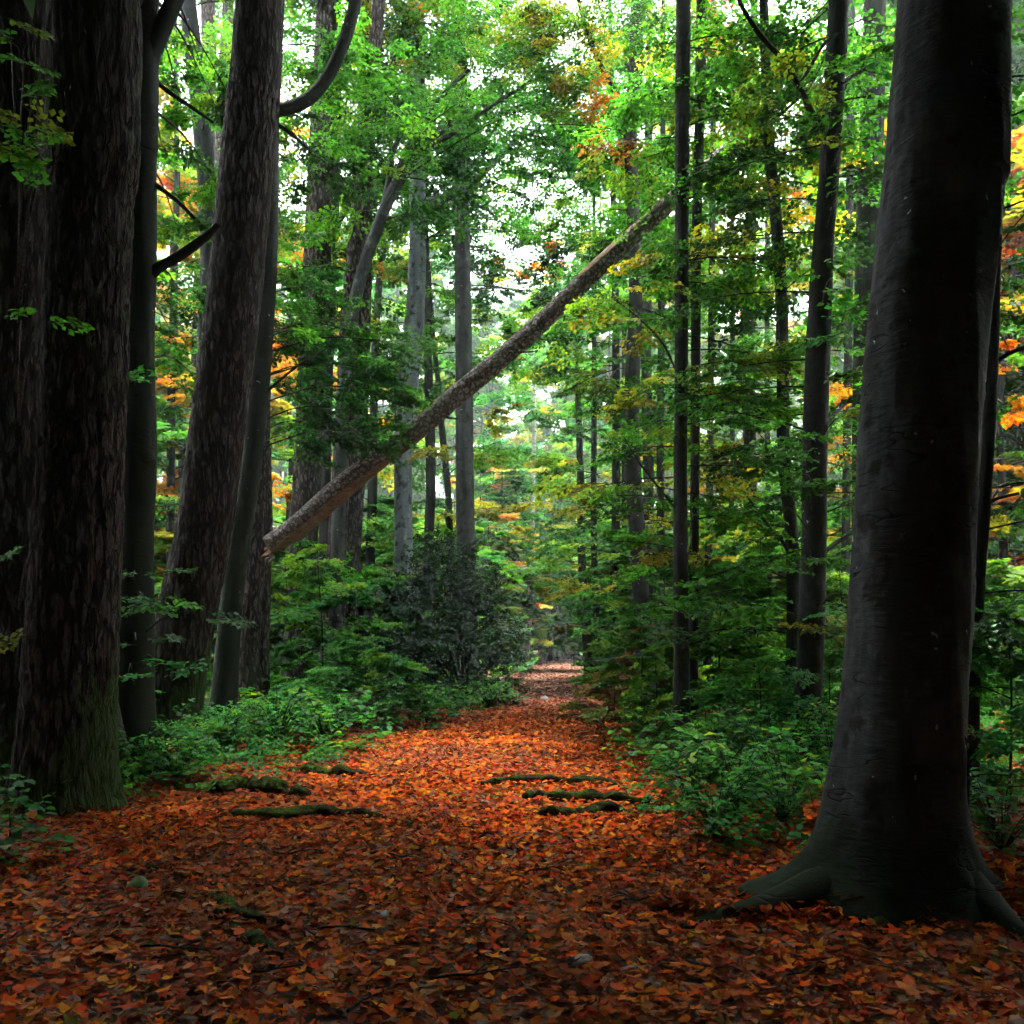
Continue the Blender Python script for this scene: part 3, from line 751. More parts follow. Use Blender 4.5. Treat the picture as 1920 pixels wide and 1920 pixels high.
make_tree('b12', 'beech_tree', 'straight grey beech right of the pale bent one, crossed by the tilted log', 22.5, [(866, 330, 30), (868, 500, 30), (870, 700, 33), (872, 900, 34), (874, 1060, 36), (876, 1160, 40)], 'beech', 21, 24, 0.2, 0.25, 'smooth')
make_tree('b13', 'beech_tree', 'slim dark beech between the pale bent beech and the straight grey one', 24, [(800, 560, 14), (805, 760, 18), (808, 900, 19), (804, 1020, 19), (804, 1100, 20)], 'beech_dark', 20, 12, 0.3, 0.2)
make_tree('b14', 'beech_tree', 'thin crooked stem hugging the left side of the straight grey beech', 25, [(812, 620, 8), (822, 720, 10), (830, 820, 12), (840, 920, 13), (843, 1020, 14), (846, 1110, 15)], 'beech_dark', 16, 10, 0.3, 0.2)
make_tree('b15', 'beech_tree', 'dark slender trunk seen between the pale-edged pine and bent beech', 26, [(722, 420, 10), (712, 520, 13), (704, 640, 15), (700, 800, 17), (698, 950, 18), (692, 1100, 20), (690, 1200, 22)], 'beech_dark', 22, 12, 0.4, 0.2)
make_tree('b16', 'beech_tree', 'dark trunk slanting down from the top left between two big pines', 17, [(352, 0, 30), (372, 180, 34), (388, 360, 32), (390, 500, 28), (384, 620, 26), (374, 900, 26)], 'beech_dark', 16, 14, 0.3, 0.2, 'smooth')
make_tree('p17', 'pine_tree', 'far pine trunk seen at the top left beside the slanting dark trunk', 27, [(390, 0, 26), (392, 180, 26), (380, 500, 30), (368, 950, 34)], 'pine_far', 25, 16, 0.4, 0.2)
make_tree('p18', 'pine_tree', 'far pine trunk against white sky, touching the leaning pine', 30, [(428, 0, 20), (420, 170, 24), (412, 400, 24), (400, 900, 28)], 'pine_far', 27, 16, 0.4, 0.2)
make_tree('b19', 'beech_tree', 'thin dark stem among orange leaves at the upper left', 24, [(330, 180, 9), (332, 330, 11), (328, 500, 13), (322, 700, 15), (320, 950, 16)], 'beech_dark', 20, 10, 0.4, 0.2)
make_tree('birch', 'birch_tree', 'thin white birch stem in the bright green middle of the wood', 38, [(1002, 760, 7), (1001, 850, 8), (998, 950, 9), (998, 1040, 10), (995, 1120, 12), (990, 1180, 12)], 'birch', 16, 10, 0.3, 0.1)
make_tree('b20', 'beech_tree', 'slim dark beech beside the far end of the way, its foot hidden in leaves', 30, [(1086, 820, 12), (1089, 900, 14), (1090, 1000, 15), (1092, 1080, 16), (1097, 1150, 18)], 'beech_dark', 14, 12, 0.3, 0.2)
make_tree('b21', 'beech_tree', 'thin straight dark stem just right of the slim beech by the way', 27, [(1114, 640, 9), (1114, 780, 10), (1113, 950, 12), (1116, 1100, 13), (1120, 1190, 14)], 'beech_dark', 17, 10, 0.3, 0.2)
make_tree('b22', 'beech_tree', 'narrow dark beech left of the curved beech, under the tilted log', 25, [(1150, 400, 11), (1154, 560, 13), (1155, 760, 15), (1155, 950, 16), (1152, 1080, 17)], 'beech_dark', 21, 12, 0.3, 0.2)
make_tree('b23', 'beech_tree', 'gently curved dark beech in front of the upper part of the tilted log', 16.5, [(1195, 10, 24), (1190, 150, 26), (1183, 260, 24), (1188, 420, 24), (1192, 560, 25), (1186, 700, 28), (1184, 820, 30), (1192, 960, 30), (1200, 1090, 31), (1205, 1190, 34)], 'beech_dark', 19, 20, 0.2, 0.2, 'smooth')
make_tree('b23b', 'beech_tree', 'dim beech half hidden right behind the gently curved one', 24, [(1216, 280, 16), (1214, 500, 18), (1212, 700, 20), (1216, 900, 20), (1220, 1150, 22)], 'beech', 20, 12, 0.4, 0.2)
make_tree('b24', 'beech_tree', 'straight dark beech whose foot meets the right edge of the leafy way', 11.6, [(1281, 0, 27), (1279, 300, 26), (1278, 600, 26), (1276, 850, 25), (1276, 1050, 28), (1278, 1250, 30), (1276, 1400, 36)], 'beech_dark', 15, 20, 0.15, 0.25, 'smooth', flare_h=0.2)
make_tree('b24b', 'beech_tree', 'thin grey beech pressed close behind the straight one by the way', 13.2, [(1316, 0, 20), (1312, 200, 20), (1306, 450, 18), (1304, 700, 18), (1302, 1000, 17), (1300, 1250, 18), (1298, 1370, 20)], 'beech_dark', 14, 14, 0.25, 0.2, 'smooth')
make_tree('b25', 'beech_tree', 'rough mottled stem midway between the two pairs of right-hand beeches', 21, [(1412, 180, 18), (1408, 400, 20), (1404, 650, 22), (1406, 900, 23), (1406, 1100, 23), (1404, 1210, 25)], 'pine_far', 19, 16, 0.2, 0.2, 'pine2')
make_tree('b26', 'beech_tree', 'wavy slim beech left of the thicker one near the big trunk', 12.2, [(1432, 0, 17), (1436, 120, 18), (1440, 240, 20), (1454, 400, 22), (1464, 540, 22), (1468, 700, 23), (1470, 850, 24), (1484, 1000, 24), (1488, 1150, 25), (1484, 1360, 28)], 'beech_dark', 14, 20, 0.15, 0.2, 'smooth')
make_tree('b27', 'beech_tree', 'middle-sized grey beech left of the big trunk, a bough rising left', 10.4, [(1572, 0, 38), (1566, 130, 38), (1556, 300, 38), (1544, 450, 38), (1534, 640, 44), (1528, 850, 46), (1526, 1000, 46), (1520, 1200, 50), (1512, 1330, 52), (1508, 1430, 58)], 'beech_dark', 13.5, 26, 0.12, 0.25, 'smooth', flare_h=0.2)
make_tree('b28', 'beech_tree', 'dark beech partly covered by the left side of the big trunk', 14, [(1640, 0, 38), (1636, 200, 42), (1628, 450, 44), (1624, 700, 46), (1620, 1200, 50)], 'beech_dark', 16, 16, 0.3, 0.2, 'smooth')
make_tree('big', 'beech_tree', 'huge smooth beech with spreading roots at the right front', 5.15,
          [(1790, 0, 200), (1767, 300, 208), (1735, 600, 212), (1718, 900, 214), (1706, 1200, 218), (1692, 1400, 226), (1682, 1500, 236), (1678, 1600, 246)], 'beech_near', 15, 144, 0.026, 0.3, 'knotty', flare_h=0.22,
          lobes=[(math.pi, 0.24, 0.40, 0.10), (math.pi, 0.12, 0.6, 0.34), (0.0, 0.07, 0.6, 0.3), (0.1, 0.2, 0.45, 0.16), (-math.pi / 2 + 0.5, 0.10, 0.3, 0.10), (-math.pi / 2 - 0.6, 0.07, 0.35, 0.09)])
make_tree('b30', 'beech_tree', 'dark leaning beech just right of the huge trunk', 7.2, [(1868, 300, 24), (1862, 500, 26), (1856, 700, 28), (1846, 900, 28), (1834, 1080, 26), (1824, 1300, 26), (1820, 1500, 28)], 'beech_dark', 11, 18, 0.15, 0.2, 'smooth')
make_tree('b31', 'beech_tree', 'slim grey stem showing between the huge trunk and the leaning beech', 8.2, [(1838, 600, 18), (1828, 900, 20), (1822, 1100, 24), (1818, 1300, 24), (1814, 1480, 26)], 'beech', 12, 16, 0.2, 0.2, 'smooth')

for kk, lab, d_, pts_ in [
    ('x1', 'slim black stem just left of the straight beech by the way', 20, [(1242, 330, 11), (1240, 600, 13), (1238, 850, 14), (1240, 1100, 15)]),
    ('x2', 'slim black stem right of the close pair of beeches', 18, [(1338, 60, 11), (1336, 400, 12), (1332, 800, 13), (1326, 1250, 15)]),
    ('x3', 'thin far stem left of the rough mottled one', 25, [(1372, 200, 8), (1374, 600, 9), (1370, 1180, 11)]),
    ('x4', 'thin far stem between the mottled one and the wavy beech', 26, [(1440, 300, 9), (1438, 700, 10), (1442, 1180, 12)]),
    ('x5', 'slim dark stem seen right of the middle-sized beech', 19, [(1596, 60, 14), (1592, 500, 15), (1586, 1000, 16), (1584, 1250, 17)]),
    ('x6', 'thin far stem left of the gently curved beech', 29, [(1172, 420, 8), (1170, 800, 9), (1172, 1150, 11)])]:
    make_tree(kk, 'beech_tree', lab, d_, pts_, 'beech_dark', 18, 10, 0.4, 0.2)
# ---- limbs that show in the photograph
limb('b3', [(268, 150, 40), (285, 95, 38), (310, 40, 34), (345, -40, 30)], 9.4)
limb('b3', [(280, 512, 30), (300, 500, 20), (340, 478, 18), (385, 445, 16), (410, 420, 12)], 9.4)
limb('b3', [(256, 836, 40), (266, 852, 46), (272, 868, 40), (272, 890, 22)], 9.36, 'knob', ns=14)
limb('b3', [(276, 140, 10), (320, 175, 9), (365, 205, 7), (400, 230, 5)], 9.4, d2=9.9)
limb('b3', [(276, 335, 9), (330, 375, 8), (365, 410, 6)], 9.4)
limb('b5', [(512, 208, 24), (545, 202, 25), (585, 180, 25), (620, 135, 25), (648, 70, 25), (668, 0, 24), (690, -70, 20)], 12.8)
limb('b5', [(508, 225, 8), (545, 250, 7), (580, 280, 5)], 12.8)
limb('b5', [(500, 735, 6), (540, 700, 5), (580, 672, 4), (610, 655, 3)], 12.8)
limb('b10', [(742, 350, 16), (756, 300, 14), (790, 240, 12), (830, 180, 10), (880, 130, 7)], 18, d2=17)
limb('b10', [(790, 280, 12), (850, 250, 9), (920, 200, 7), (1000, 150, 5), (1080, 105, 4)], 18, d2=16.5)
limb('b10', [(712, 420, 12), (730, 330, 10), (742, 270, 9), (770, 225, 6)], 18)
limb('b9', [(626, 430, 14), (645, 400, 12), (672, 340, 10), (700, 230, 9), (740, 110, 8), (760, 40, 7)], 21.9, d2=20)
limb('b11', [(788, 384, 22), (812, 378, 20), (845, 366, 17), (880, 348, 15), (915, 315, 13), (945, 285, 11), (980, 250, 7), (1010, 205, 4)], 21.5, d2=20)
limb('b11', [(776, 395, 12), (762, 402, 11), (752, 408, 9)], 21.5)
limb('b13', [(806, 800, 4), (830, 770, 4), (860, 735, 3), (885, 720, 2)], 24)
limb('b23', [(1180, 205, 11), (1160, 180, 11), (1130, 130, 10), (1105, 70, 9), (1085, 0, 8), (1075, -50, 6)], 16.5, d2=15.5)
limb('b27', [(1548, 238, 18), (1530, 228, 14), (1512, 190, 11), (1495, 155, 10), (1465, 110, 9), (1425, 65, 9), (1390, 10, 7), (1370, -40, 6)], 10.3, d2=9.6)
limb('b27', [(1500, 158, 7), (1525, 115, 6), (1548, 80, 5), (1580, 55, 4)], 9.9)
limb('b27', [(1574, 160, 9), (1610, 135, 8), (1650, 118, 6), (1690, 105, 4)], 10.3, d2=10.8)
limb('b27', [(1545, 800, 9), (1570, 770, 8), (1600, 745, 7), (1640, 720, 5)], 10.3, d2=10.9)
limb('b27', [(1540, 1040, 9), (1565, 1020, 9), (1595, 1000, 7), (1620, 975, 5)], 10.3, d2=10.9)
limb('b27', [(1545, 1340, 9), (1565, 1320, 9), (1580, 1295, 8), (1610, 1270, 6)], 10.3, d2=10.9)
limb('b26', [(1448, 225, 8), (1480, 200, 6), (1520, 160, 5), (1545, 110, 4)], 12.2, d2=11.6)
limb('b26', [(1490, 1060, 8), (1470, 1020, 7), (1440, 985, 6), (1415, 950, 5), (1400, 930, 3)], 12.1, d2=11.4)
limb('b24', [(1270, 700, 4), (1240, 640, 4), (1190, 590, 3), (1150, 560, 2)], 11.6, d2=12)
limb('b24', [(1272, 960, 4), (1240, 920, 4), (1200, 870, 3), (1170, 820, 2)], 11.6, d2=11.2)
limb('b24', [(1282, 1130, 4), (1330, 1115, 3), (1380, 1105, 2)], 11.6, d2=11.2)
limb('b30', [(1850, 700, 10), (1880, 670, 9), (1910, 655, 8), (1950, 640, 6)], 7.2)
limb('b30', [(1840, 950, 7), (1870, 935, 6), (1910, 925, 5)], 7.2)
# surface roots of the huge beech
limb('big', [(1580, 1660, 110), (1510, 1684, 84), (1440, 1704, 58), (1380, 1718, 42), (1320, 1735, 30), (1255, 1756, 14)], 5.05, 'root', 'beech_near', 14, d2=4.6)
limb('big', [(1790, 1650, 100), (1840, 1690, 70), (1885, 1730, 50), (1935, 1770, 34)], 5.0, 'root', 'beech_near', 12, d2=4.4)
limb('big', [(1660, 1680, 70), (1655, 1725, 50), (1640, 1765, 24)], 4.95, 'root', 'root', 12, d2=4.5)

# ---- hung-up fallen trunk
def fallen():
    a = P(506, 1028, 15.2); b = P(1500, 120, 14.2)
    base = a.copy()
    t = thing('fallen_tree', 'bare brown pine trunk fallen aslant, hanging across the gap', 'fallen tree', base)
    px = [(505, 1022, 44), (560, 985, 50), (640, 915, 52), (700, 868, 46), (780, 808, 44), (860, 738, 44), (940, 672, 42), (1020, 600, 40), (1090, 533, 39), (1160, 468, 37), (1240, 395, 35), (1330, 313, 33), (1420, 230, 31), (1510, 143, 28), (1600, 58, 24)]
    q = np.array([np.append(P(x, y, 15.2 - 1.0 * i / 14), w_ * 0.84 * 15 / F * 0.5) for i, (x, y, w_) in enumerate(px)])
    c = catmull(q, 220)
    bk = worley_bark(0.2, 0.06, 0.16, 0.005, 55)
    V, Q, T = tube(c[:, :3] - base, c[:, 3], 40, bk)
    add('trunk', mesh_from('trunk', V, [Q, T], [M['fallen_bark']]), t)
    # stripped, splintered wood along the underside of the broken end and near the upper bend
    r = np.random.default_rng(3)
    def strip(i0, i1, a0, a1, lift, nm):
        seg = c[i0:i1]; n = len(seg); m = 14
        tan = np.gradient(seg[:, :3], axis=0); tan /= np.linalg.norm(tan, axis=1)[:, None]
        u = np.cross(np.broadcast_to([0, 1.0, 0], tan.shape), tan); u /= np.linalg.norm(u, axis=1)[:, None]; v = np.cross(tan, u)
        Vv = []
        for k in range(n):
            f = k / (n - 1); w2 = (1 - max(0, f - 0.45) / 0.55 * 0.85) * min(1, 0.3 + f * 6)
            mid = (a0 + a1) / 2; hw = (a1 - a0) / 2 * w2
            for j in range(m):
                th = mid + hw * (2 * j / (m - 1) - 1)
                rr = seg[k, 3] * (1 + lift - (0.10 if j in (0, m - 1) else 0)) + 0.012 * (vnoise(np.array(j * 1.7), np.array(k * 0.05), 4) - 0.5)
                Vv.append(seg[k, :3] + rr * (math.cos(th) * u[k] + math.sin(th) * v[k]) - base)
        i = np.arange(n - 1)[:, None] * m + np.arange(m - 1)[None]
        Q2 = np.stack([i, i + 1, i + m + 1, i + m], -1).reshape(-1, 4)
        add(nm, mesh_from(nm, np.array(Vv), [Q2], [M['wood']]), t)
    strip(0, 58, -1.25, 0.3, 0.05, 'bare_wood')
    strip(118, 150, -3.0, -1.8, 0.05, 'bare_wood')
    # splinters at the broken end
    for k in range(18):
        th = r.uniform(0, 2 * np.pi); rr = r.uniform(0.02, 0.17)
        s = np.array([0.05, rr * math.cos(th), rr * math.sin(th)])
        e = s + np.array([-r.uniform(0.06, 0.2), r.normal(0, 0.02), -r.uniform(0.03, 0.14)])
        v, q2, tt = tube(np.array([s, (s + e) / 2, e]), [0.024, 0.014, 0.002], 5)
        add('splinter', mesh_from('splinter', v, [q2, tt], [M['wood']]), t)
    # broken branch stubs
    for k in (64, 92, 131, 150, 171, 186):
        th = r.uniform(-2.6, 0.6); tn = c[k + 1, :3] - c[k, :3]; tn /= np.linalg.norm(tn)
        u = np.cross([0, 1.0, 0], tn); u /= np.linalg.norm(u); v_ = np.cross(tn, u)
        o_ = math.cos(th) * u + math.sin(th) * v_; p0 = c[k, :3] - base + o_ * c[k, 3] * 0.7
        L_ = r.uniform(0.12, 0.5)
        pp = np.array([p0, p0 + o_ * L_ * 0.5 + tn * L_ * 0.2, p0 + o_ * L_ + tn * L_ * 0.55])
        v, q2, tt = tube(catmull(pp, 7), np.linspace(0.03, 0.012, 7), 7)
        add('branch_stub', mesh_from('branch_stub', v, [q2, tt], [M['fallen_bark']]), t)
    return t
fallen()
make_tree('snag', 'broken_snag', 'weathered grey snag propping the lower end of the tilted log', 15.6, [(501, 840, 15), (500, 985, 22), (497, 1060, 24), (492, 1200, 27), (488, 1330, 32)], 'pine_far', 4.9, 18, 0.1, 0.3, 'smooth', cat='snag')

# ------------------------------------------------------------------ foliage of these trees
mixg = {'g': 5, 'd': 3, 'l': 2}
mixt = {'t': 4, 'g': 3, 'l': 2, 'y': 0.6}
mixy = {'l': 4, 'y': 2, 'g': 3, 'v': 2}
mixv = {'v': 1.6, 'g': 5, 'l': 2, 'd': 1, 'y': 0.8, 'b': 0.2}
mixd = {'d': 5, 'g': 3, 't': 1}
# dark tier in front of the scaly pines
for (x, y) in [(560, 520), (620, 560), (660, 620), (590, 640), (540, 640), (620, 700), (680, 690), (560, 740), (650, 770), (700, 730), (520, 590), (600, 800), (690, 810), (560, 830), (720, 640)]:
    patch('b5', x, y, 14.2, 70, 26, 9, {'d': 5, 'g': 3, 't': 2}, 0.075, 0.6)
for (x, y) in [(540, 130), (570, 300), (530, 420), (600, 330), (560, 220), (660, 120), (620, 60)]:
    patch('b5', x, y, 14, 70, 40, 6, {'d': 3, 'g': 4, 'l': 1}, 0.08, 0.6)
for (x, y) in [(520, 480), (540, 560)]:
    patch('b5', x, y, 13, 40, 60, 5, mixd, 0.07, 0.5)
# sprigs before the dark pines on the left
for (x, y) in [(20, 70), (45, 110), (60, 180), (40, 300), (75, 330), (85, 260)]:
    patch('p1', x, y, 6.9, 40, 20, 2, {'v': 1, 'g': 2}, 0.07, 0.3, TPL_S)
for (x, y) in [(40, 600), (70, 605), (60, 1030), (40, 1190)]:
    patch('p1', x, y, 6.8, 25, 10, 1, {'v': 1, 'g': 2}, 0.06, 0.24, TPL_S)
for (x, y) in [(320, 60), (340, 200), (400, 190), (380, 130), (430, 180), (330, 420), (345, 560), (320, 620), (360, 700), (410, 350), (300, 260)]:
    patch('b3', x, y, 13.0, 50, 30, 6, {'g': 4, 'd': 2, 'l': 2}, 0.075, 0.55)
for (x, y) in [(245, 715), (250, 1080), (270, 1120), (240, 1150), (330, 1120), (390, 1150), (255, 1200), (300, 1240), (240, 1260)]:
    patch('b3', x, y, 8.8, 36, 12, 2, {'d': 3, 't': 3, 'g': 2}, 0.075, 0.4, TPL_S)
# right-hand beeches
boughs('b24', 22, 1.3, 5.6, 0.7, 2.0, mixv, 0.075, 0.6, 4, br=0.012, az=(-0.35, 3.5))
boughs('b24', 10, 5.6, 10.5, 0.7, 1.8, mixv, 0.075, 0.6, 4, br=0.012, az=(-0.35, 1.2))
for k in ('b24b', 'b26', 'b27'):
    boughs(k, 34, 1.3, 10.5, 0.7, 2.0, mixv if k != 'b27' else {'g': 4, 'd': 3, 'v': 1}, 0.075 if k != 'b27' else 0.07, 0.6, 4, br=0.012, az=(-0.35, 3.5))
boughs('b23', 34, 2.0, 14, 0.8, 2.4, mixv, 0.085, 0.7, 5, br=0.014, az=(-0.3, 3.45))
boughs('b23b', 24, 3, 18, 1, 2.6, mixt, 0.11, 0.8, 5)
boughs('b28', 26, 2, 14, 0.8, 2.2, {'g': 4, 'l': 3, 'd': 2, 'y': 1}, 0.08, 0.7, 5)
boughs('b25', 36, 2, 17, 1, 3.0, {'v': 2, 'g': 4, 'y': 1.5, 'l': 2}, 0.1, 0.8, 6)
for kk in ('x1', 'x2', 'x3', 'x4', 'x5', 'x6'):
    boughs(kk, 12, 3, 17, 0.8, 2.2, {'g': 4, 'l': 3, 't': 2}, 0.1, 0.7, 4, az=(-0.2, 3.3))
boughs('b22', 30, 2, 20, 1, 3.0, mixt, 0.11, 0.9, 6)
boughs('b21', 26, 2, 17, 1, 3, mixt, 0.12, 0.9, 6)
boughs('b20', 22, 2.5, 13, 1, 2.6, mixy, 0.12, 0.9, 6)
boughs('birch', 30, 3, 15, 0.8, 2.4, {'t': 4, 'l': 3, 'y': 1}, 0.15, 1.0, 6)
boughs('b30', 16, 1.2, 8, 0.5, 1.3, {'d': 3, 'g': 4, 't': 1}, 0.07, 0.45, 3, br=0.01)
boughs('b31', 12, 1.2, 9, 0.5, 1.3, {'d': 3, 'g': 4, 't': 1}, 0.07, 0.45, 3, br=0.01)
for (x, y) in [(1500, 920), (1480, 860), (1540, 900), (1590, 350), (1600, 240), (1540, 250), (1560, 520), (1500, 1010), (1530, 1060), (1440, 950), (1560, 130), (1620, 120), (1480, 820), (1590, 620), (1600, 780), (1560, 1180), (1600, 1120)]:
    patch('b27', x, y, 9.6, 46, 26, 4, {'g': 4, 'd': 2, 'v': 1, 't': 1}, 0.085, 0.4, TPL_S)
# left-hand middle distance
boughs('b9', 26, 8, 20, 1, 2.8, mixg, 0.1, 0.8, 5)
boughs('b10', 14, 9.6, 12, 1, 3.2, mixg, 0.09, 0.8, 6)
boughs('b11', 26, 11.8, 16.5, 1.2, 3.6, {'g': 4, 't': 3, 'd': 2, 'l': 1}, 0.1, 0.8, 6)
boughs('b12', 28, 12, 20, 1.2, 3.4, {'g': 4, 't': 2, 'd': 2, 'l': 2}, 0.1, 0.8, 6)
boughs('b13', 22, 3, 18, 1, 2.6, {'l': 3, 'g': 3, 'y': 1.5}, 0.11, 0.8, 5)
boughs('b14', 18, 3, 15, 1, 2.4, {'l': 3, 'g': 3, 'y': 1.5}, 0.11, 0.8, 5)
boughs('b15', 34, 2.5, 20, 1.2, 3.2, {'t': 3, 'g': 3, 'l': 2, 'y': 1}, 0.11, 0.9, 6)
boughs('b16', 22, 3, 14, 0.8, 2.2, {'g': 4, 'l': 3, 'd': 1}, 0.08, 0.7, 5)
boughs('b19', 26, 3, 18, 1, 2.6, {'l': 3, 'y': 2, 'o': 3}, 0.1, 0.8, 6)
# leafy roof of the gap and the warm patches in it
for (x, y, k, dd, pal) in [(980, 90, 'b10', 17, {'g': 5, 'd': 2}), (1040, 180, 'b10', 17, {'g': 4, 't': 2}), (900, 90, 'b10', 17, {'g': 3, 'l': 2}), (1000, 290, 'b11', 20, {'t': 3, 'd': 2}),
                           (1060, 320, 'b11', 20, {'t': 3, 'g': 2}), (850, 200, 'b10', 18, {'g': 4}), (760, 200, 'b10', 18, {'g': 4}), (930, 330, 'b11', 20, {'t': 3, 'g': 2}), (850, 300, 'b11', 20, {'g': 4, 't': 3}),
                           (750, 60, 'b9', 20, {'y': 3, 'o': 1, 'l': 3}), (820, 60, 'b9', 20, {'y': 2, 'l': 4}), (1100, 120, 'b23', 16, {'l': 3, 'y': 2, 'g': 3}), (1130, 260, 'b23', 16.8, {'g': 4, 'l': 2}),
                           (1100, 420, 'b23', 18, {'g': 4, 'l': 2}), (1060, 60, 'b23', 16, {'g': 4, 'v': 2}), (980, 200, 'b11', 20, {'g': 3, 'd': 2}), (1180, 60, 'b23', 16, mixv), (1240, 130, 'b24', 13, mixv), (1240, 300, 'b24', 13, mixv),
                           (1350, 120, 'b26', 12.5, mixv), (1370, 330, 'b26', 13, mixv), (1350, 500, 'b24', 12.5, mixv), (1500, 60, 'b27', 11, mixv), (1480, 300, 'b27', 12, mixg)]:
    patch(k, x, y, dd, 100, 60, 24 if x < 1190 else 10, pal, None, 0.75)
for (x, y) in [(900, 420), (960, 430), (1000, 380), (930, 550), (1010, 500), (850, 470), (960, 620), (1050, 560), (1060, 460), (820, 420), (900, 250), (960, 330), (720, 470), (740, 330), (830, 130), (720, 150), (560, 120), (540, 300), (650, 260), (1000, 560), (920, 480)]:
    patch('b12', x, y, 26 if x < 1100 else 24, 70, 40, 11, {'g': 4, 't': 3, 'd': 3, 'l': 1}, 0.105, 0.7)
for (x, y) in [(1150, 60), (1120, 330), (1180, 380), (1090, 230), (1250, 200), (1330, 80), (1300, 330), (1440, 120)]:
    patch('b22', x, y, 27, 80, 60, 9, {'g': 4, 't': 3, 'l': 2}, 0.11, 0.8)
for (x, y, k, dd, wd, hg, n, pal) in [(1130, 192, 'b23', 16, 40, 10, 5, {'o': 2, 'r': 1}), (1060, 160, 'b23', 16, 30, 16, 4, {'y': 2, 'o': 1}), (985, 505, 'b12', 27, 60, 28, 12, {'o': 3, 'y': 2}), (1030, 455, 'b12', 27, 26, 14, 4, {'o': 2, 'r': 1}),
                           (1200, 470, 'b24', 12.4, 50, 20, 2, {'y': 3, 'v': 1}), (1215, 745, 'b24', 12.2, 34, 16, 4, {'y': 3, 'o': 1}), (1360, 900, 'b25', 19, 34, 30, 8, {'y': 3, 'o': 2}), (1360, 960, 'b25', 19, 40, 30, 6, {'y': 3, 'v': 1}),
                           (1500, 380, 'b28', 15, 26, 26, 6, {'o': 3, 'y': 1}), (1520, 350, 'b28', 15, 14, 10, 2, {'r': 1}), (1590, 720, 'b28', 14.5, 24, 26, 5, {'o': 3, 'y': 1}), (1585, 805, 'b28', 14.5, 36, 16, 5, {'o': 3, 'y': 2}), (1600, 860, 'b28', 14.5, 14, 16, 3, {'o': 1}),
                           (1575, 1330, 'b28', 13, 20, 12, 3, {'o': 2, 'y': 2}), (925, 768, 'b12', 26, 30, 22, 8, {'o': 2, 'y': 2}), (1050, 690, 'b21', 30, 60, 14, 7, {'y': 3}), (1050, 880, 'b20', 29, 55, 14, 7, {'y': 3, 'l': 1}),
                           (910, 860, 'b13', 25, 24, 12, 4, {'y': 2, 'l': 1}), (960, 990, 'b12', 26, 45, 10, 5, {'y': 2, 'l': 2}), (1040, 1080, 'b20', 29, 50, 40, 12, {'y': 2, 'l': 2, 'v': 1}), (690, 790, 'b15', 30, 26, 26, 7, {'o': 2, 'y': 2})]:
    patch(k, x, y, dd, wd, hg, n, pal, None, 0.5)
for (x, y, n) in [(325, 300, 14), (345, 400, 14), (310, 240, 10), (300, 340, 10), (350, 450, 10), (330, 520, 6), (545, 400, 8), (540, 860, 8), (555, 470, 6), (320, 750, 6), (700, 540, 6)]:
    patch('b19', x, y, 25, 60, 44, int(n * 0.7), {'o': 4, 'y': 3, 'l': 2}, 0.095, 0.5)
for (x, y, n) in [(1890, 650, 5), (1885, 760, 5), (1880, 860, 6), (1900, 900, 5), (1905, 700, 5), (1900, 560, 3), (1870, 940, 3)]:
    patch('b31', x, y, 12, 34, 30, max(2, n // 2), {'o': 4, 'y': 2, 'l': 1}, 0.07, 0.38)
# upper crowns out of view, thickened and spread to shade what lies below
for k, z0, z1, rad, n in [('p1', 8, 20, 5.0, 60), ('p2', 7.5, 19, 6.5, 100), ('b2', 9, 18, 3.2, 14), ('b3', 9.5, 17.5, 4, 22), ('p4', 11, 19.5, 3.8, 22), ('b5', 10.8, 12, 3, 6), ('p6', 13, 17, 3, 8), ('b24', 10.8, 15, 2.6, 5),
                          ('b24b', 11.2, 14, 2.5, 4), ('b26', 10.8, 14, 2.6, 5), ('b27', 9.0, 13.5, 3.8, 18), ('b28', 12, 16, 3, 5), ('big', 5.6, 14.5, 7.6, 160), ('p7', 16, 25.5, 4.2, 34), ('p8b', 16, 23.5, 4.2, 30), ('p8', 14, 19.5, 3.8, 20), ('b12', 16, 20.5, 3.8, 22), ('b15', 17, 21.5, 3.5, 16), ('b30', 7, 11, 3, 12), ('b31', 8, 12, 3, 10)]:
    high_crown(k, z0, z1, rad, n, mixg, az=(-3.5, 0.35) if k in ('big', 'p2') else (0, 6.283))
for k in ('p7', 'p8', 'p8b'):
    boughs(k, 12, 15.5, 23 if k != 'p8' else 19, 1, 2.6, mixg, 0.12, 0.9, 4)
for k in ('p17', 'p18'):
    boughs(k, 20, 14, 25, 1, 3, {'g': 4, 'l': 2, 'o': 1}, 0.14, 1.0, 4)
finish()

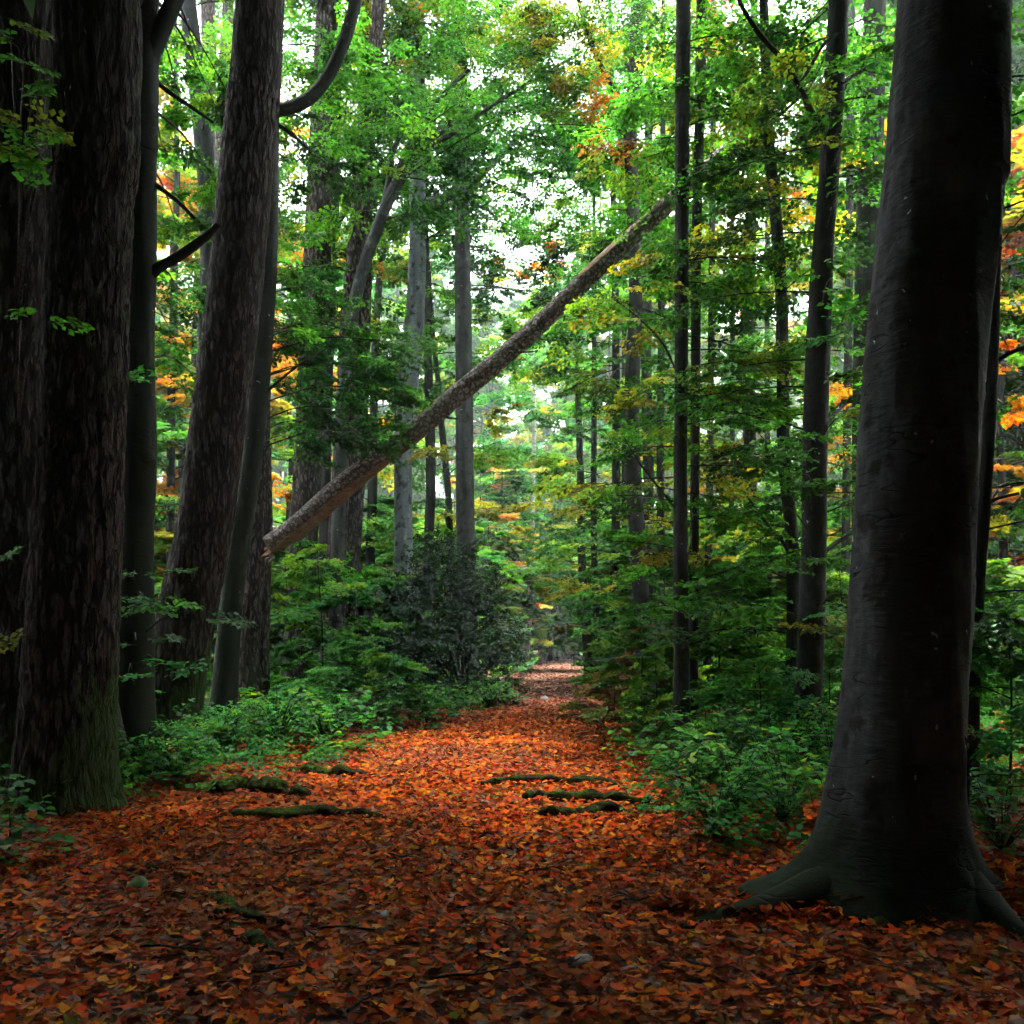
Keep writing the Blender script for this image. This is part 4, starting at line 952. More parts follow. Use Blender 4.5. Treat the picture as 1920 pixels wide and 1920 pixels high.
# ------------------------------------------------------------------ background trees: eight crowns shared by many trees
def proto_crown(seed, pals, z0, z1, rad, n, leaf):
    r = np.random.default_rng(seed); L = Leaves()
    for i in range(n):
        z = z0 + (z1 - z0) * (i + r.random()) / n
        f = (z - z0) / (z1 - z0)
        ln = rad * (0.55 + 0.6 * math.sin(math.pi * min(1, 0.25 + f * 0.8))) * r.uniform(0.55, 1.1)
        branch_of(L, np.array([0, 0, z]), r.uniform(0, 2 * np.pi), r.normal(0.22, 0.14), ln, leaf, pals, r, 1.15, 6, 0.03, TPL_D if n < 60 else TPL, twigs=True)
    return L.build('crown', (0, 0, 0), M['leaf'], M['twig'])
PROTO = {
    'green': proto_crown(1, {'g': 5, 'l': 3, 't': 2}, 2.5, 17, 2.7, 40, 0.175),
    'teal': proto_crown(2, {'t': 5, 'g': 2, 'l': 2}, 1.5, 15, 2.8, 40, 0.175),
    'light': proto_crown(3, {'l': 5, 'y': 1.4, 't': 2}, 2.0, 15, 2.8, 40, 0.175),
    'yellow': proto_crown(4, {'y': 4, 'l': 3, 'o': 1}, 2.0, 14, 2.4, 34, 0.175),
    'orange': proto_crown(5, {'o': 6, 'y': 2, 'l': 1}, 3.0, 15, 2.6, 34, 0.175),
    'dark': proto_crown(6, {'d': 5, 'g': 3}, 2.0, 17, 2.8, 40, 0.175),
    'olive': proto_crown(7, {'v': 4, 'g': 4, 'l': 1}, 2.0, 16, 2.8, 40, 0.175),
}
def proto_trunk(seed, rad, hgt, mt):
    r = np.random.default_rng(seed)
    q = np.array([[r.normal(0, 0.10) * (k > 0), r.normal(0, 0.10) * (k > 0), -0.25 + (hgt + 0.25) * k / 6, rad * (1 - 0.75 * k / 6)] for k in range(7)])
    c = catmull(q, 26)
    V, Q, T = tube(c[:, :3], c[:, 3] * (1 + 0.4 * np.exp(-np.clip(c[:, 2], 0, None) / 0.4)), 10)
    return mesh_from('trunk', V, [Q, T], [M[mt]])
PT = [proto_trunk(11, 0.13, 16, 'beech_dark'), proto_trunk(12, 0.17, 16.5, 'beech'), proto_trunk(13, 0.10, 15, 'beech_dark'), proto_trunk(14, 0.2, 17, 'pine_far')]
LAND = [(0, 'the left edge'), (150, 'the thick pine'), (258, 'the knobbed beech'), (395, 'the leaning pine'), (575, 'the straight scaly pine'), (655, 'the pale-edged pine'), (757, 'the bent pale beech'), (872, 'the straight grey beech'),
        (998, 'the white birch'), (1113, 'the thin straight stem'), (1190, 'the curved beech'), (1276, 'the beech by the way'), (1406, 'the mottled stem'), (1475, 'the wavy beech'), (1527, 'the middle-sized beech'), (1700, 'the huge beech'), (1850, 'the leaning dark beech'), (1920, 'the right edge')]
BGT = []
ORD = ['nearest', 'second nearest', 'third nearest', 'fourth nearest', 'fifth nearest', 'sixth nearest', 'seventh nearest', 'eighth nearest', 'ninth nearest', 'tenth nearest']
def label_background():
    slots = {}
    for t, px, d, lab, grp in BGT:
        if px <= 0: where = 'just outside the left edge'
        elif px >= 1920: where = 'just outside the right edge'
        else:
            i = max(k for k in range(len(LAND)) if LAND[k][0] <= px)
            i = min(i, len(LAND) - 2)
            where = 'between ' + LAND[i][1] + ' and ' + LAND[i + 1][1]
        slots.setdefault((lab, where), []).append((d, t))
    for (lab, where), ts in slots.items():
        ts.sort(key=lambda q: q[0])
        for k, (d, t) in enumerate(ts):
            t['label'] = lab + ' ' + where + ('' if len(ts) == 1 else ', ' + (ORD[k] if k < len(ORD) else 'farthest'))
def bg_tree(px, d, kind, hs, label, group, r, wd=None):
    x = (px - CX) * d / F
    t = thing('beech_tree', label, 'tree', (x, d, float(ground_z(x, d))), group)
    if group and not group.startswith('stems'): BGT.append((t, px, d, label, group))
    t.rotation_euler[2] = r.uniform(0, 6.28)
    s = hs * r.uniform(0.93, 1.07); wd = wd or r.uniform(0.95, 1.3)
    t.scale = (wd, wd, s)
    add('trunk', PT[r.integers(0, 4)], t); add('crown', PROTO[kind], t)
LBL = {'green': ('far green beech', 'green beeches in the background'),
       'teal': ('far blue-green beech', 'blue-green beeches in the background'),
       'light': ('far light-green beech', 'light green beeches in the background'),
       'yellow': ('far yellow-leaved beech', 'yellow beeches in the background'),
       'orange': ('far orange-leaved beech', 'orange beeches in the background'),
       'dark': ('far dark green beech', 'dark green beeches in the background'),
       'olive': ('far olive beech', 'olive beeches in the background')}
rb = np.random.default_rng(77)
def top_row(px):      # highest photo row the far crowns reach at this column
    return float(np.interp(px, [-200, 250, 330, 450, 560, 700, 850, 950, 1050, 1150, 1300, 1900, 2100], [-200, -150, -50, -20, 40, 90, 130, 160, 60, -80, -200, -300, -300]))
cells = []
for d in np.concatenate([np.linspace(25, 31, 2), np.linspace(37, 80, 7)]):
    n = int(7 + d * 0.12)
    for i in range(n):
        px = -150 + 2250 * (i + rb.uniform(0.1, 0.9)) / n
        cells.append((px, d + rb.normal(0, 1.6)))
for px, d in cells:
    gp = (px - CX) * d / F
    if d < 47.5 and 250 < px < 1650: continue       # the light gap beyond the holly
    l, rr = path_edges(np.array(min(d, 58.0)))
    if d < 54 and l - 2.6 < gp < rr + 2.6: continue
    if px < 520: kind = choose({'green': 3, 'light': 3, 'orange': 2.2, 'yellow': 2}, rb)
    elif px < 900: kind = choose({'green': 2, 'light': 4, 'teal': 3, 'yellow': 1.4, 'orange': 0.8}, rb)
    elif px < 1200: kind = choose({'teal': 4, 'light': 5, 'yellow': 1.2, 'green': 1}, rb)
    elif px < 1780: kind = choose({'olive': 3, 'green': 3, 'light': 2, 'teal': 2, 'yellow': 0.8, 'orange': 0.3}, rb)
    else: kind = choose({'green': 3, 'dark': 2, 'orange': 2}, rb)
    hz = EYE + (HOR - top_row(px)) * d / F
    hs_ = np.clip(hz / 17.5, 0.55, 1.9) * rb.uniform(0.8, 1.05)
    bg_tree(px, d, kind, hs_, *LBL[kind], rb)
# young trees filling the light gap
LBY = {'teal': ('young cool-green tree', 'young cool-green trees in the gap'),
       'light': ('young light-green tree', 'young light-green trees in the gap'),
       'yellow': ('young yellowing tree', 'young yellowing trees in the gap'),
       'green': ('young green tree', 'young green trees in the gap'),
       'olive': ('young olive tree', 'young olive trees in the gap')}
for d in (25.5, 28.5, 32, 36, 40.5, 45):
    n = 12 + int((d - 25) * 0.3)
    for i in range(n):
        px = 260 + 1380 * (i + rb.uniform(0.1, 0.9)) / n; dd = d + rb.normal(0, 0.7)
        gp = (px - CX) * dd / F; l, rr = path_edges(np.array(dd))
        if l - 2.1 < gp < rr + 2.1: continue
        if dd < 31 and 1050 < px < 1240: continue
        kind = choose({'light': 4, 'teal': 4, 'yellow': 1.2, 'green': 1} if px < 1180 else {'olive': 3, 'light': 2, 'teal': 2, 'green': 2}, rb)
        bg_tree(px, dd, kind, rb.uniform(0.22, 0.30) * (1 + (d - 25) * 0.035), *LBY[kind], rb, wd=rb.uniform(0.5, 0.75))
# trees picked for their colour
bg_tree(330, 31, 'orange', 1.15, 'tall orange beech glowing between the thick pine and leaning pine', None, rb)
bg_tree(545, 34, 'orange', 1.0, 'orange beech glimpsed between the leaning pine and straight scaly pine', None, rb)
bg_tree(1895, 20, 'orange', 0.95, 'flame-orange beech at the right edge beyond the huge trunk', None, rb)
bg_tree(1960, 24, 'dark', 1.3, 'dark beech at the right edge behind the flame-orange one', None, rb)
for i, px in enumerate((1022, 1034, 1044, 1053, 1064)):
    bg_tree(px, 55 + i * 0.7, ('yellow', 'light')[i % 2], 0.5, 'thin stem in the clump where the way ends', 'stems clumped at the end of the way', rb, wd=0.55)
for i in range(9):
    px = 900 + 250 * (i * 0.382 % 1.0); dd = 48 + 0.9 * i; kind = ('light', 'teal', 'light', 'yellow')[i % 4]
    bg_tree(px, dd, kind, rb.uniform(0.5, 0.8), *LBY[kind], rb, wd=rb.uniform(0.6, 0.8))
for i in range(12):
    px = 890 + 110 * (i * 0.618 % 1.0) + (0 if i % 3 else 130); dd = 33 + 1.1 * i; kind = ('light', 'teal', 'yellow')[i % 3]
    gp = (px - CX) * dd / F; l, rr = path_edges(np.array(dd))
    if l - 1.0 < gp < rr + 1.0: continue
    bg_tree(px, dd, kind, rb.uniform(0.4, 0.6), *LBY[kind], rb, wd=rb.uniform(0.5, 0.65))
for i, px in enumerate((985, 1090, 1015, 1050, 960, 1110)):
    bg_tree(px, 62 + i * 1.5, ('light', 'teal')[i % 2], 0.9, *LBL[('light', 'teal')[i % 2]], rb)

label_background()

# ------------------------------------------------------------------ the wood closing the view and unseen trees added round the viewpoint
def wood_mass():
    r = np.random.default_rng(5); L = Leaves()
    # far belt
    for i in range(1700):
        d = r.uniform(84, 120); px = r.uniform(-500, 2400)
        top = EYE + (HOR - top_row(px) - 60) * d / F * r.uniform(0.35, 0.95)
        p = np.array([(px - CX) * d / F, d, r.uniform(0.5, max(3, top))])
        put_spray(L, p, r.uniform(0, 6.28), r.normal(0, 0.2), 3.6, 0.7, choose({'t': 4, 'l': 4, 'g': 3, 'y': 1}, r), r, TPL_S, twigs=False)
    for i in range(900):
        d = r.uniform(82, 105); px = r.uniform(-500, 2400)
        put_spray(L, ((px - CX) * d / F, d, r.uniform(0.2, 6)), r.uniform(0, 6.28), r.normal(0, 0.4), 3.6, 0.75, choose({'t': 4, 'l': 4, 'g': 3, 'y': 1}, r), r, TPL_S, twigs=False)
    o = add('distant_wood', L.build('distant_wood', (0, 0, 0), M['leaf']))
    o['kind'] = 'stuff'; tag(o, 'hazy green mass of distant woodland closing the view', 'woodland')
    # unseen trees beside and behind the viewpoint, added to block light from there
    L = Leaves(); VV = []; QQ = []; off = 0
    for i in range(185):
        a = r.uniform(math.radians(35), math.radians(325)); rad = 3 + 24 * r.random() ** 1.3
        x, y = math.sin(a) * rad, math.cos(a) * rad
        if y > 0 and abs(x) < 0.64 * y + 1.5: continue
        if y > 0 and abs(x) < 0.75 * y + 3.5: continue
        c = np.array([[x, y, -0.2, 0.22], [x + r.normal(0, 0.2), y, 8, 0.18], [x + r.normal(0, 0.4), y, 18, 0.06]])
        q = catmull(c, 12); v, qd, _ = tube(q[:, :3], q[:, 3], 8, cap=False); VV.append(v); QQ.append(qd + off); off += len(v)
        for k in range(26):
            z = r.uniform(0.8, 17) if rad > 6 else r.uniform(3.2, 17)
            put_spray(L, (x + r.normal(0, 1.6), y + r.normal(0, 1.6), z), r.uniform(0, 6.28), r.normal(0, 0.25), 2.5, 0.72, choose({'g': 4, 'd': 4, 'y': 0.5}, r), r, TPL_S, twigs=False, hide=True)
    o = add('unseen_wood', L.build('unseen_wood', (0, 0, 0), M['leaf']))
    o['kind'] = 'stuff'; tag(o, 'unseen woodland around the viewpoint, added to shade the foreground', 'woodland')
    tr = add('unseen_trunks', mesh_from('unseen_trunks', np.vstack(VV), [np.vstack(QQ)], [M['beech']]), o); tr['kind'] = 'stuff'
wood_mass()

# ------------------------------------------------------------------ undergrowth
def ground_cover():
    """low bramble and ivy leaves over the ground off the way"""
    r = np.random.default_rng(8); L = Leaves()
    for d0, d1, n, leaf in ((5.5, 13, 2000, 0.066), (13, 26, 2200, 0.11), (26, 60, 900, 0.26)):
        for i in range(n):
            d = math.sqrt(r.random() * (d1 * d1 - d0 * d0) + d0 * d0); x = r.uniform(-0.62, 0.62) * d
            o = float(off_path(np.array(x), np.array(d)))
            if o < (0.15 if d < 16 else 0.95): continue
            dens = vnoise(np.array(x * 0.9), np.array(d * 0.9), 14)
            if o < 1.2 and r.random() > 0.35 + 0.5 * o: continue
            if dens < 0.3: continue
            hgt = min(0.5, 0.06 + 0.22 * o * dens) * r.uniform(0.3, 1)
            put_spray(L, (x, d, float(ground_z(x, d)) + hgt), r.uniform(0, 6.28), r.normal(0.1, 0.25), r.uniform(0.3, 0.55) * (1 if d < 26 else 2), leaf, choose({'t': 4, 'd': 1.5, 'g': 4, 'l': 1}, r), r, TPL_S, twigs=False)
    o = add('ground_cover', L.build('ground_cover', (0, 0, 0), M['leaf']))
    o['kind'] = 'stuff'; tag(o, 'low bramble and ivy leaves covering the ground beside the way', 'ground cover')
ground_cover()

def sapling_mesh(seed, hgt, rad, n, leaf, pals, ss=0.45, tpl=None):
    r = np.random.default_rng(seed); L = Leaves()
    for i in range(n):
        f = (i + r.random()) / n; z = hgt * (0.08 + 0.9 * f)
        branch_of(L, np.array([0.05 * math.sin(z * 2), 0, z]), r.uniform(0, 6.28), r.normal(0.15, 0.18), rad * (1.05 - 0.6 * f) * r.uniform(0.5, 1.1), leaf, pals, r, ss, 4, 0.008, tpl or TPL, twigs=True)
    return L.build('foliage', (0, 0, 0), M['leaf'], M['twig'])
def stem_mesh(hgt, rad):
    z = np.linspace(-0.1, hgt, 9); c = np.stack([0.05 * np.sin(z * 2), 0 * z, z], 1)
    V, Q, T = tube(c, rad * (1 - 0.7 * np.linspace(0, 1, 9)), 7)
    return mesh_from('stem', V, [Q, T], [M['twig']])
def bramble_mesh(seed, rad, hgt, n, leaf, pals):
    r = np.random.default_rng(seed); L = Leaves()
    for i in range(n):
        a = r.uniform(0, 6.28); k = 6; ln = rad * r.uniform(0.5, 1.1); h_ = hgt * r.uniform(0.5, 1.1)
        t = np.linspace(0, 1, k)
        pts = np.stack([math.cos(a) * ln * t, math.sin(a) * ln * t, h_ * np.sin(np.pi * np.clip(t * 0.85 + 0.02, 0, 1))], 1)
        L.tw.append((pts, np.linspace(0.005, 0.002, k)))
        pal = choose(pals, r)
        for j in range(7):
            u = r.uniform(0.03, 1); p = np.array([np.interp(u, t, pts[:, q]) for q in range(3)])
            m = 3
            o = p + r.normal(0, 0.03, (m, 3)); an = r.uniform(0, 6.28) + np.arange(m) * 1.2
            L.put(o, np.stack([np.cos(an), np.sin(an), r.normal(0, 0.25, m)], 1), np.stack([r.normal(0, 0.3, m), r.normal(0, 0.3, m), np.ones(m)], 1), r.uniform(0.75, 1.2, m) * leaf, pick_col(pal, m, r))
    return L.build('foliage', (0, 0, 0), M['leaf'], M['twig'], width=0.4)
SAP = {
    's1': (sapling_mesh(31, 1.5, 0.95, 14, 0.075, {'t': 4, 'g': 3, 'l': 1}), stem_mesh(1.5, 0.014)),
    's2': (sapling_mesh(32, 2.2, 1.15, 18, 0.08, {'g': 4, 'l': 3, 't': 1}), stem_mesh(2.2, 0.018)),
    's3': (sapling_mesh(33, 2.6, 1.4, 20, 0.09, {'v': 2, 'g': 4, 'l': 3, 'y': 0.7}), stem_mesh(2.6, 0.02)),
    's4': (sapling_mesh(34, 2.8, 1.5, 20, 0.1, {'l': 4, 'y': 1, 't': 2}), stem_mesh(2.8, 0.02)),
    's5': (sapling_mesh(35, 1.2, 0.9, 14, 0.07, {'b': 4, 'v': 1}), stem_mesh(1.2, 0.014)),
    's6': (sapling_mesh(36, 3.2, 1.6, 24, 0.12, {'t': 4, 'l': 3, 'g': 2}, 0.7), stem_mesh(3.2, 0.025)),
    'm1': (bramble_mesh(41, 0.8, 0.55, 26, 0.075, {'t': 4, 'd': 1, 'g': 3}), None),
    'm2': (bramble_mesh(42, 0.9, 0.6, 28, 0.08, {'g': 4, 't': 3, 'l': 1}), None),
}
def plant(kind, px, py, name, label, sc_=1.0, d=None, group=None, cat=None):
    """(px, py): photo pixel of the plant's foot on the ground"""
    if d is None:
        g = G(px, py)
    else:
        x = (px - CX) * d / F; g = np.array([x, d, float(ground_z(x, d))])
    t = thing(name, label, cat or ('shrub' if kind[0] == 's' else 'bramble'), g, group)
    t.rotation_euler[2] = random.uniform(0, 6.28); s = sc_ * random.uniform(0.95, 1.05); t.scale = (s, s, s)
    f, st = SAP[kind]
    add('foliage', f, t)
    if st: add('stem', st, t)
PL = [
    ('s1', 225, 1420, 'beech_sapling', 'low leafy sapling between the thick pine and leaning pine feet', 0.6),
    ('m1', 262, 1470, 'bramble', 'dark bramble clump right of the thick pine foot', 1.0),
    ('m2', 330, 1470, 'bramble', 'bramble clump in front of the leaning pine foot', 0.75),
    ('m1', 420, 1430, 'bramble', 'bramble clump just right of the leaning pine foot', 1.1),
    ('m2', 520, 1415, 'bramble', 'broad low bramble left of the way, behind the mossy roots', 1.2),
    ('m1', 610, 1405, 'bramble', 'bramble patch with paler leaves bordering the left of the way', 1.2),
    ('s1', 560, 1390, 'beech_sapling', 'knee-high sapling before the brown pine with spreading foot', 0.6),
    ('s2', 600, 1345, 'beech_sapling', 'wide tiered sapling below the broken end of the tilted log', 1.25),
    ('s2', 540, 1335, 'beech_sapling', 'tiered sapling beside the brown pine, under the log end', 1.3),
    ('s1', 690, 1365, 'beech_sapling', 'bright sapling at the left lower corner of the holly', 0.9),
    ('s2', 740, 1370, 'beech_sapling', 'light green sapling in front of the holly', 0.55),
    ('m2', 800, 1360, 'bramble', 'low bramble at the front of the holly, beside the way', 1.1),
    ('m1', 850, 1350, 'bramble', 'bramble bordering the way right below the holly', 1.0),
    ('s2', 650, 1320, 'beech_sapling', 'leafy sapling under the scaly pines', 1.5),
    ('m2', 915, 1332, 'bramble', 'dark bramble spilling over the left edge of the narrow way', 1.0),
    ('s5', 1150, 1350, 'withered_shrub', 'withered brown shrub at the right of the narrow way', 0.8),
    ('s5', 1190, 1334, 'withered_shrub', 'second withered brown shrub, farther right from the narrow way', 1.0),
    ('s3', 1205, 1370, 'beech_sapling', 'olive sapling at the bend right of the way', 0.75),
    ('s3', 1215, 1335, 'beech_sapling', 'tall olive sapling right of the withered shrubs', 0.95),
    ('s3', 1230, 1385, 'beech_sapling', 'olive sapling left of the straight beech by the way', 0.6),
    ('s6', 1165, 1285, 'beech_sapling', 'bright cool-green shrub lining the right of the far way', 0.8),
    ('s6', 1128, 1270, 'beech_sapling', 'cool-green shrub at the last bend of the way', 0.6),
    ('s4', 1190, 1290, 'beech_sapling', 'yellow-green shrub behind the olive sapling', 1.0),
    ('s3', 1350, 1390, 'beech_sapling', 'olive shrub between the pair of right-hand beech stems', 0.95),
    ('s3', 1420, 1370, 'beech_sapling', 'tall olive shrub left of the wavy beech', 1.1),
    ('s4', 1370, 1330, 'beech_sapling', 'yellowish shrub behind the straight beech by the way', 1.2),
    ('s3', 1340, 1310, 'beech_sapling', 'far olive shrub right of the straight beech', 1.2),
    ('m2', 1330, 1460, 'bramble', 'bramble clump right of the straight beech foot', 1.2),
    ('m1', 1290, 1500, 'bramble', 'bramble nearest the mossy roots on the right', 0.9),
    ('m2', 1380, 1520, 'bramble', 'broad bramble left of the huge beech', 1.15),
    ('m1', 1450, 1480, 'bramble', 'bramble at the foot of the middle-sized beech', 1.2),
    ('m2', 1470, 1560, 'bramble', 'bramble almost touching the huge beech', 0.95),
    ('m1', 1340, 1580, 'bramble', 'low bramble reaching out onto the fallen leaves', 0.8),
    ('m2', 1560, 1470, 'bramble', 'bramble behind the left flank of the huge beech', 1.1),
    ('s1', 1420, 1440, 'beech_sapling', 'dark sapling in front of the wavy beech', 0.75),
    ('s1', 1560, 1420, 'beech_sapling', 'sapling between the middle-sized beech and huge trunk', 0.9),
    ('s2', 1580, 1370, 'beech_sapling', 'green sapling peeping out left of the huge trunk', 1.1),
    ('s1', 1890, 1560, 'beech_sapling', 'dark sapling at the right edge behind the huge beech', 0.9),
    ('s2', 1900, 1420, 'beech_sapling', 'bright sapling at the right edge below the orange leaves', 1.1),
    ('m1', 1880, 1640, 'bramble', 'dark bramble at the right edge by the huge beech', 0.9),
    ('s1', 240, 1400, 'beech_sapling', 'sapling filling the gap between thick pine and leaning pine', 0.7),
    ('s2', 310, 1330, 'beech_sapling', 'pale sapling seen left of the leaning pine', 1.2),
    ('s4', 1010, 1238, 'beech_sapling', 'pale shrub left of the spot where the way ends', 0.9),
    ('s4', 1036, 1232, 'beech_sapling', 'pale shrub at the very end of the way', 0.8),
    ('s6', 1062, 1233, 'beech_sapling', 'cool-green shrub at the very end of the way', 0.8),
    ('s4', 1092, 1240, 'beech_sapling', 'pale shrub right of the spot where the way ends', 1.0),
    ('s6', 900, 1260, 'beech_sapling', 'distant shrub behind the holly', 1.0),
    ('s6', 780, 1265, 'beech_sapling', 'distant shrub left of the pale bent beech', 1.2),
    ('s6', 690, 1265, 'beech_sapling', 'distant shrub behind the scaly pines', 1.2),
    ('s6', 940, 1250, 'beech_sapling', 'distant shrub just left of the white birch', 0.9),
]
for a in PL:
    plant(a[0], a[1], a[2], a[3], a[4], a[5])

def holly():
    r = np.random.default_rng(21); L = Leaves()
    g = G(870, 1325)
    t = thing('holly_bush', 'large dark glossy holly bush left of the narrow way', 'holly', g)
    d = g[1]
    outline = [(735, 1150, 90), (790, 1090, 80), (850, 1070, 80), (900, 1110, 80), (780, 1180, 110), (860, 1180, 120), (940, 1200, 90), (760, 1260, 110), (850, 1270, 130), (935, 1275, 100), (820, 1040, 50), (700, 1230, 60), (720, 1300, 70)]
    for (x, y, s) in outline:
        c = P(x, y, d + r.uniform(-0.5, 0.5))
        c[2] = max(c[2], g[2] + 0.25)
        L.tw.append((catmull(np.array([g, (g + c) / 2 + [0, 0, 0.2], c]), 6), np.linspace(0.035, 0.006, 6)))
        for i in range(int(s * 0.95)):
            q = r.normal(0, 1, 3); q /= np.linalg.norm(q); q *= r.random() ** 0.4 * s * 0.62 * d / F
            p = c + q
            if p[2] < g[2] + 0.05: continue
            put_spray(L, p, r.uniform(0, 6.28), r.normal(0.5, 0.5), r.uniform(0.22, 0.42), 0.06, 'k' if r.random() < 0.85 else 'd', r, TPL_S, twig=0.004)
    add('foliage', L.build('foliage', g, M['holly'], M['twig'], width=0.3), t)
    V, Q, T = tube(np.array([[0, 0, -0.1], [0.05, 0, 0.8], [-0.1, 0, 1.6], [0, 0, 2.6]]), [0.05, 0.04, 0.03, 0.01], 8)
    add('stem', mesh_from('stem', V, [Q, T], [M['twig']]), t)
holly()

# near seedling at the left edge, each leaf its own piece
def near_seedling():
    g = G(14, 1610)
    t = thing('beech_seedling', 'young leafy seedling at the left edge before the thick pine', 'seedling', g)
    r = random.Random(4)
    V, Q, T = tube(np.array([[0, 0, -0.05], [0.02, 0, 0.2], [0.0, 0.02, 0.42]]), [0.008, 0.006, 0.003], 6)
    add('stem', mesh_from('stem', V, [Q, T], [M['twig']]), t)
    cols = [(0.02, 0.10, 0.03), (0.03, 0.12, 0.025), (0.02, 0.075, 0.035), (0.08, 0.13, 0.02), (0.42, 0.12, 0.015)]
    pr = []
    for c in cols:
        v, q, tt = leaf_oval(0.08, -0.25, 0.36); v[:, 0] += 0.5
        pr.append(mesh_from('leaf', v, [q, tt], [M['leaf']], col=np.tile(np.array(c), (len(v), 1)), smooth=False))
    for k in range(110):
        z = r.uniform(0.06, 0.56); a = r.uniform(0, 6.28); rr = r.uniform(0.02, 0.36) * (1.1 - z)
        o = add('leaf', pr[r.choices(range(5), [4, 4, 4, 1, 0.5])[0]], t, (math.cos(a) * rr, math.sin(a) * rr, z))
        o.scale = (0.1,) * 3; o.rotation_euler = (r.gauss(0, 0.3), r.gauss(0.15, 0.25), a + r.gauss(0, 0.6))
near_seedling()

# ------------------------------------------------------------------ roots over the way, stones, small wood
def lump_bark(amp, seed):
    def disp(th, s, r):
        c = np.cos(th); q = np.sin(th)
        return amp * 0.9 * (fbm(c * 1.2 + s * 5, q * 1.2 + s * 3, seed) - 0.5) + amp * 0.35 * (vnoise(s * 40 + c * 3, q * 4, seed + 3) - 0.5)
    return disp
def root(pts, wpx, label):
    q = []; wpx *= 1.25
    for i, (x, y) in enumerate(pts):
        g = G(x, y); d = g[1]; f = i / (len(pts) - 1)
        rad = wpx * d / F * 0.5 * (0.35 + 0.65 * math.sin(math.pi * min(0.93, 0.12 + f * 0.8)))
        q.append([*g, rad])
    q = np.array(q); base = q[0, :3].copy()
    c = catmull(q, 64); u_ = np.linspace(0, 1, 64); sd_ = int(pts[0][0])
    c[:, 3] *= 0.55 + 0.9 * vnoise(u_ * 9, u_ * 0 + 2.5, sd_)
    c[:, 1] += 0.10 * (fbm(u_ * 4, u_ * 0, sd_ + 4) - 0.5)
    c[:, 2] += c[:, 3] * 0.4 + 0.008 + 0.09 * (fbm(u_ * 5, u_ * 0, sd_ + 8) - 0.5)
    V, Q, T = tube(c[:, :3] - base, np.clip(c[:, 3], 0.008, None), 20, lump_bark(float(c[:, 3].mean()), int(pts[0][0])))
    tag(add('exposed_root', mesh_from('exposed_root', V, [Q, T], [M['root']]), None, base), label, 'root')
root([(405, 1490), (450, 1478), (500, 1483), (540, 1490), (580, 1497)], 28, 'thick mossy root lump at the left of the way')
root([(432, 1530), (490, 1534), (560, 1532), (620, 1530), (680, 1532), (725, 1540), (775, 1552)], 22, 'long dark root crossing the left half of the way')
root([(545, 1446), (600, 1450), (660, 1455), (720, 1455)], 16, 'farther short root left of the way by the brambles')
root([(905, 1476), (950, 1468), (1010, 1468), (1080, 1470), (1130, 1470), (1165, 1476)], 15, 'straight dark root lying across the right of the way')
root([(985, 1500), (1010, 1496), (1060, 1502), (1110, 1503), (1160, 1506), (1215, 1515)], 20, 'mossy root just in front of the straight dark one')
root([(990, 1540), (1040, 1534), (1090, 1530), (1140, 1528), (1185, 1532)], 18, 'greenest mossy root, nearest of the three on the right')
root([(870, 1352), (900, 1350), (930, 1352), (945, 1356)], 5, 'small far root at the left of the narrowing way')
root([(305, 1682), (350, 1684), (400, 1690), (425, 1700), (440, 1715), (490, 1730), (545, 1748)], 20, 'forked root bent across the left foreground leaves')
root([(395, 1728), (420, 1722), (450, 1724)], 18, 'short root stub beside the bent foreground root')
root([(440, 1740), (465, 1765), (500, 1785), (540, 1800)], 22, 'mossy root hump below the bent foreground root')
root([(232, 1652), (262, 1640), (300, 1634)], 8, 'thin bare root behind the mossy stone')
root([(325, 1640), (360, 1645), (405, 1650)], 12, 'dark root right of the mossy stone')
root([(1040, 1350), (1075, 1345), (1110, 1352), (1150, 1372)], 7, 'low root at the foot of the withered shrubs')
def stone(px, py, wpx, hpx, label, m='stone', seed=1):
    g = G(px, py); d = g[1]; rx = wpx * d / F * 0.5; rz = hpx * d / F * 0.6
    th = np.linspace(0, 2 * np.pi, 18, endpoint=False); ph = np.linspace(-np.pi / 2, np.pi / 2, 11)
    V = []
    for p in ph:
        for a in th:
            k = 1 + 0.35 * (vnoise(np.array(2 * math.cos(a) * math.cos(p) + 5.0), np.array(2 * math.sin(a) * math.cos(p) + 3 * math.sin(p)), seed) - 0.5)
            V.append([rx * k * math.cos(p) * math.cos(a), rx * 0.8 * k * math.cos(p) * math.sin(a), rz * k * math.sin(p)])
    n = 18; i = np.arange(10)[:, None] * n; j = np.arange(n)[None]; kk = (j + 1) % n
    Q = np.stack([i + j, i + kk, i + n + kk, i + n + j], -1).reshape(-1, 4)
    g[2] += rz * 0.25
    tag(add('stone', mesh_from('stone', np.array(V), [Q], [M[m]]), None, g), label, 'stone')
stone(258, 1672, 42, 34, 'moss-capped stone in the left foreground leaves', 'stone_moss', 2)
stone(1090, 1806, 52, 20, 'pale grey stone right of the middle in the foreground leaves', seed=3)
stone(772, 1820, 34, 14, 'small pale grey stone left of the middle foreground', seed=4)
stone(410, 1912, 46, 24, 'grey stone at the bottom edge on the left', seed=5)
stone(795, 1910, 44, 26, 'dark stone at the very bottom near the middle', seed=6)
stone(810, 1548, 52, 9, 'flat grey stone at the end of the long dark root', seed=7)
stone(920, 1638, 34, 14, 'dark stone in the middle of the leafy way', seed=8)
stone(715, 1725, 38, 20, 'dark stone in the foreground leaves left of middle', seed=9)
stone(905, 1504, 30, 9, 'low dark stone by the straight root', seed=10)
stone(1020, 1314, 20, 12, 'round dark boulder where the way narrows', seed=11)

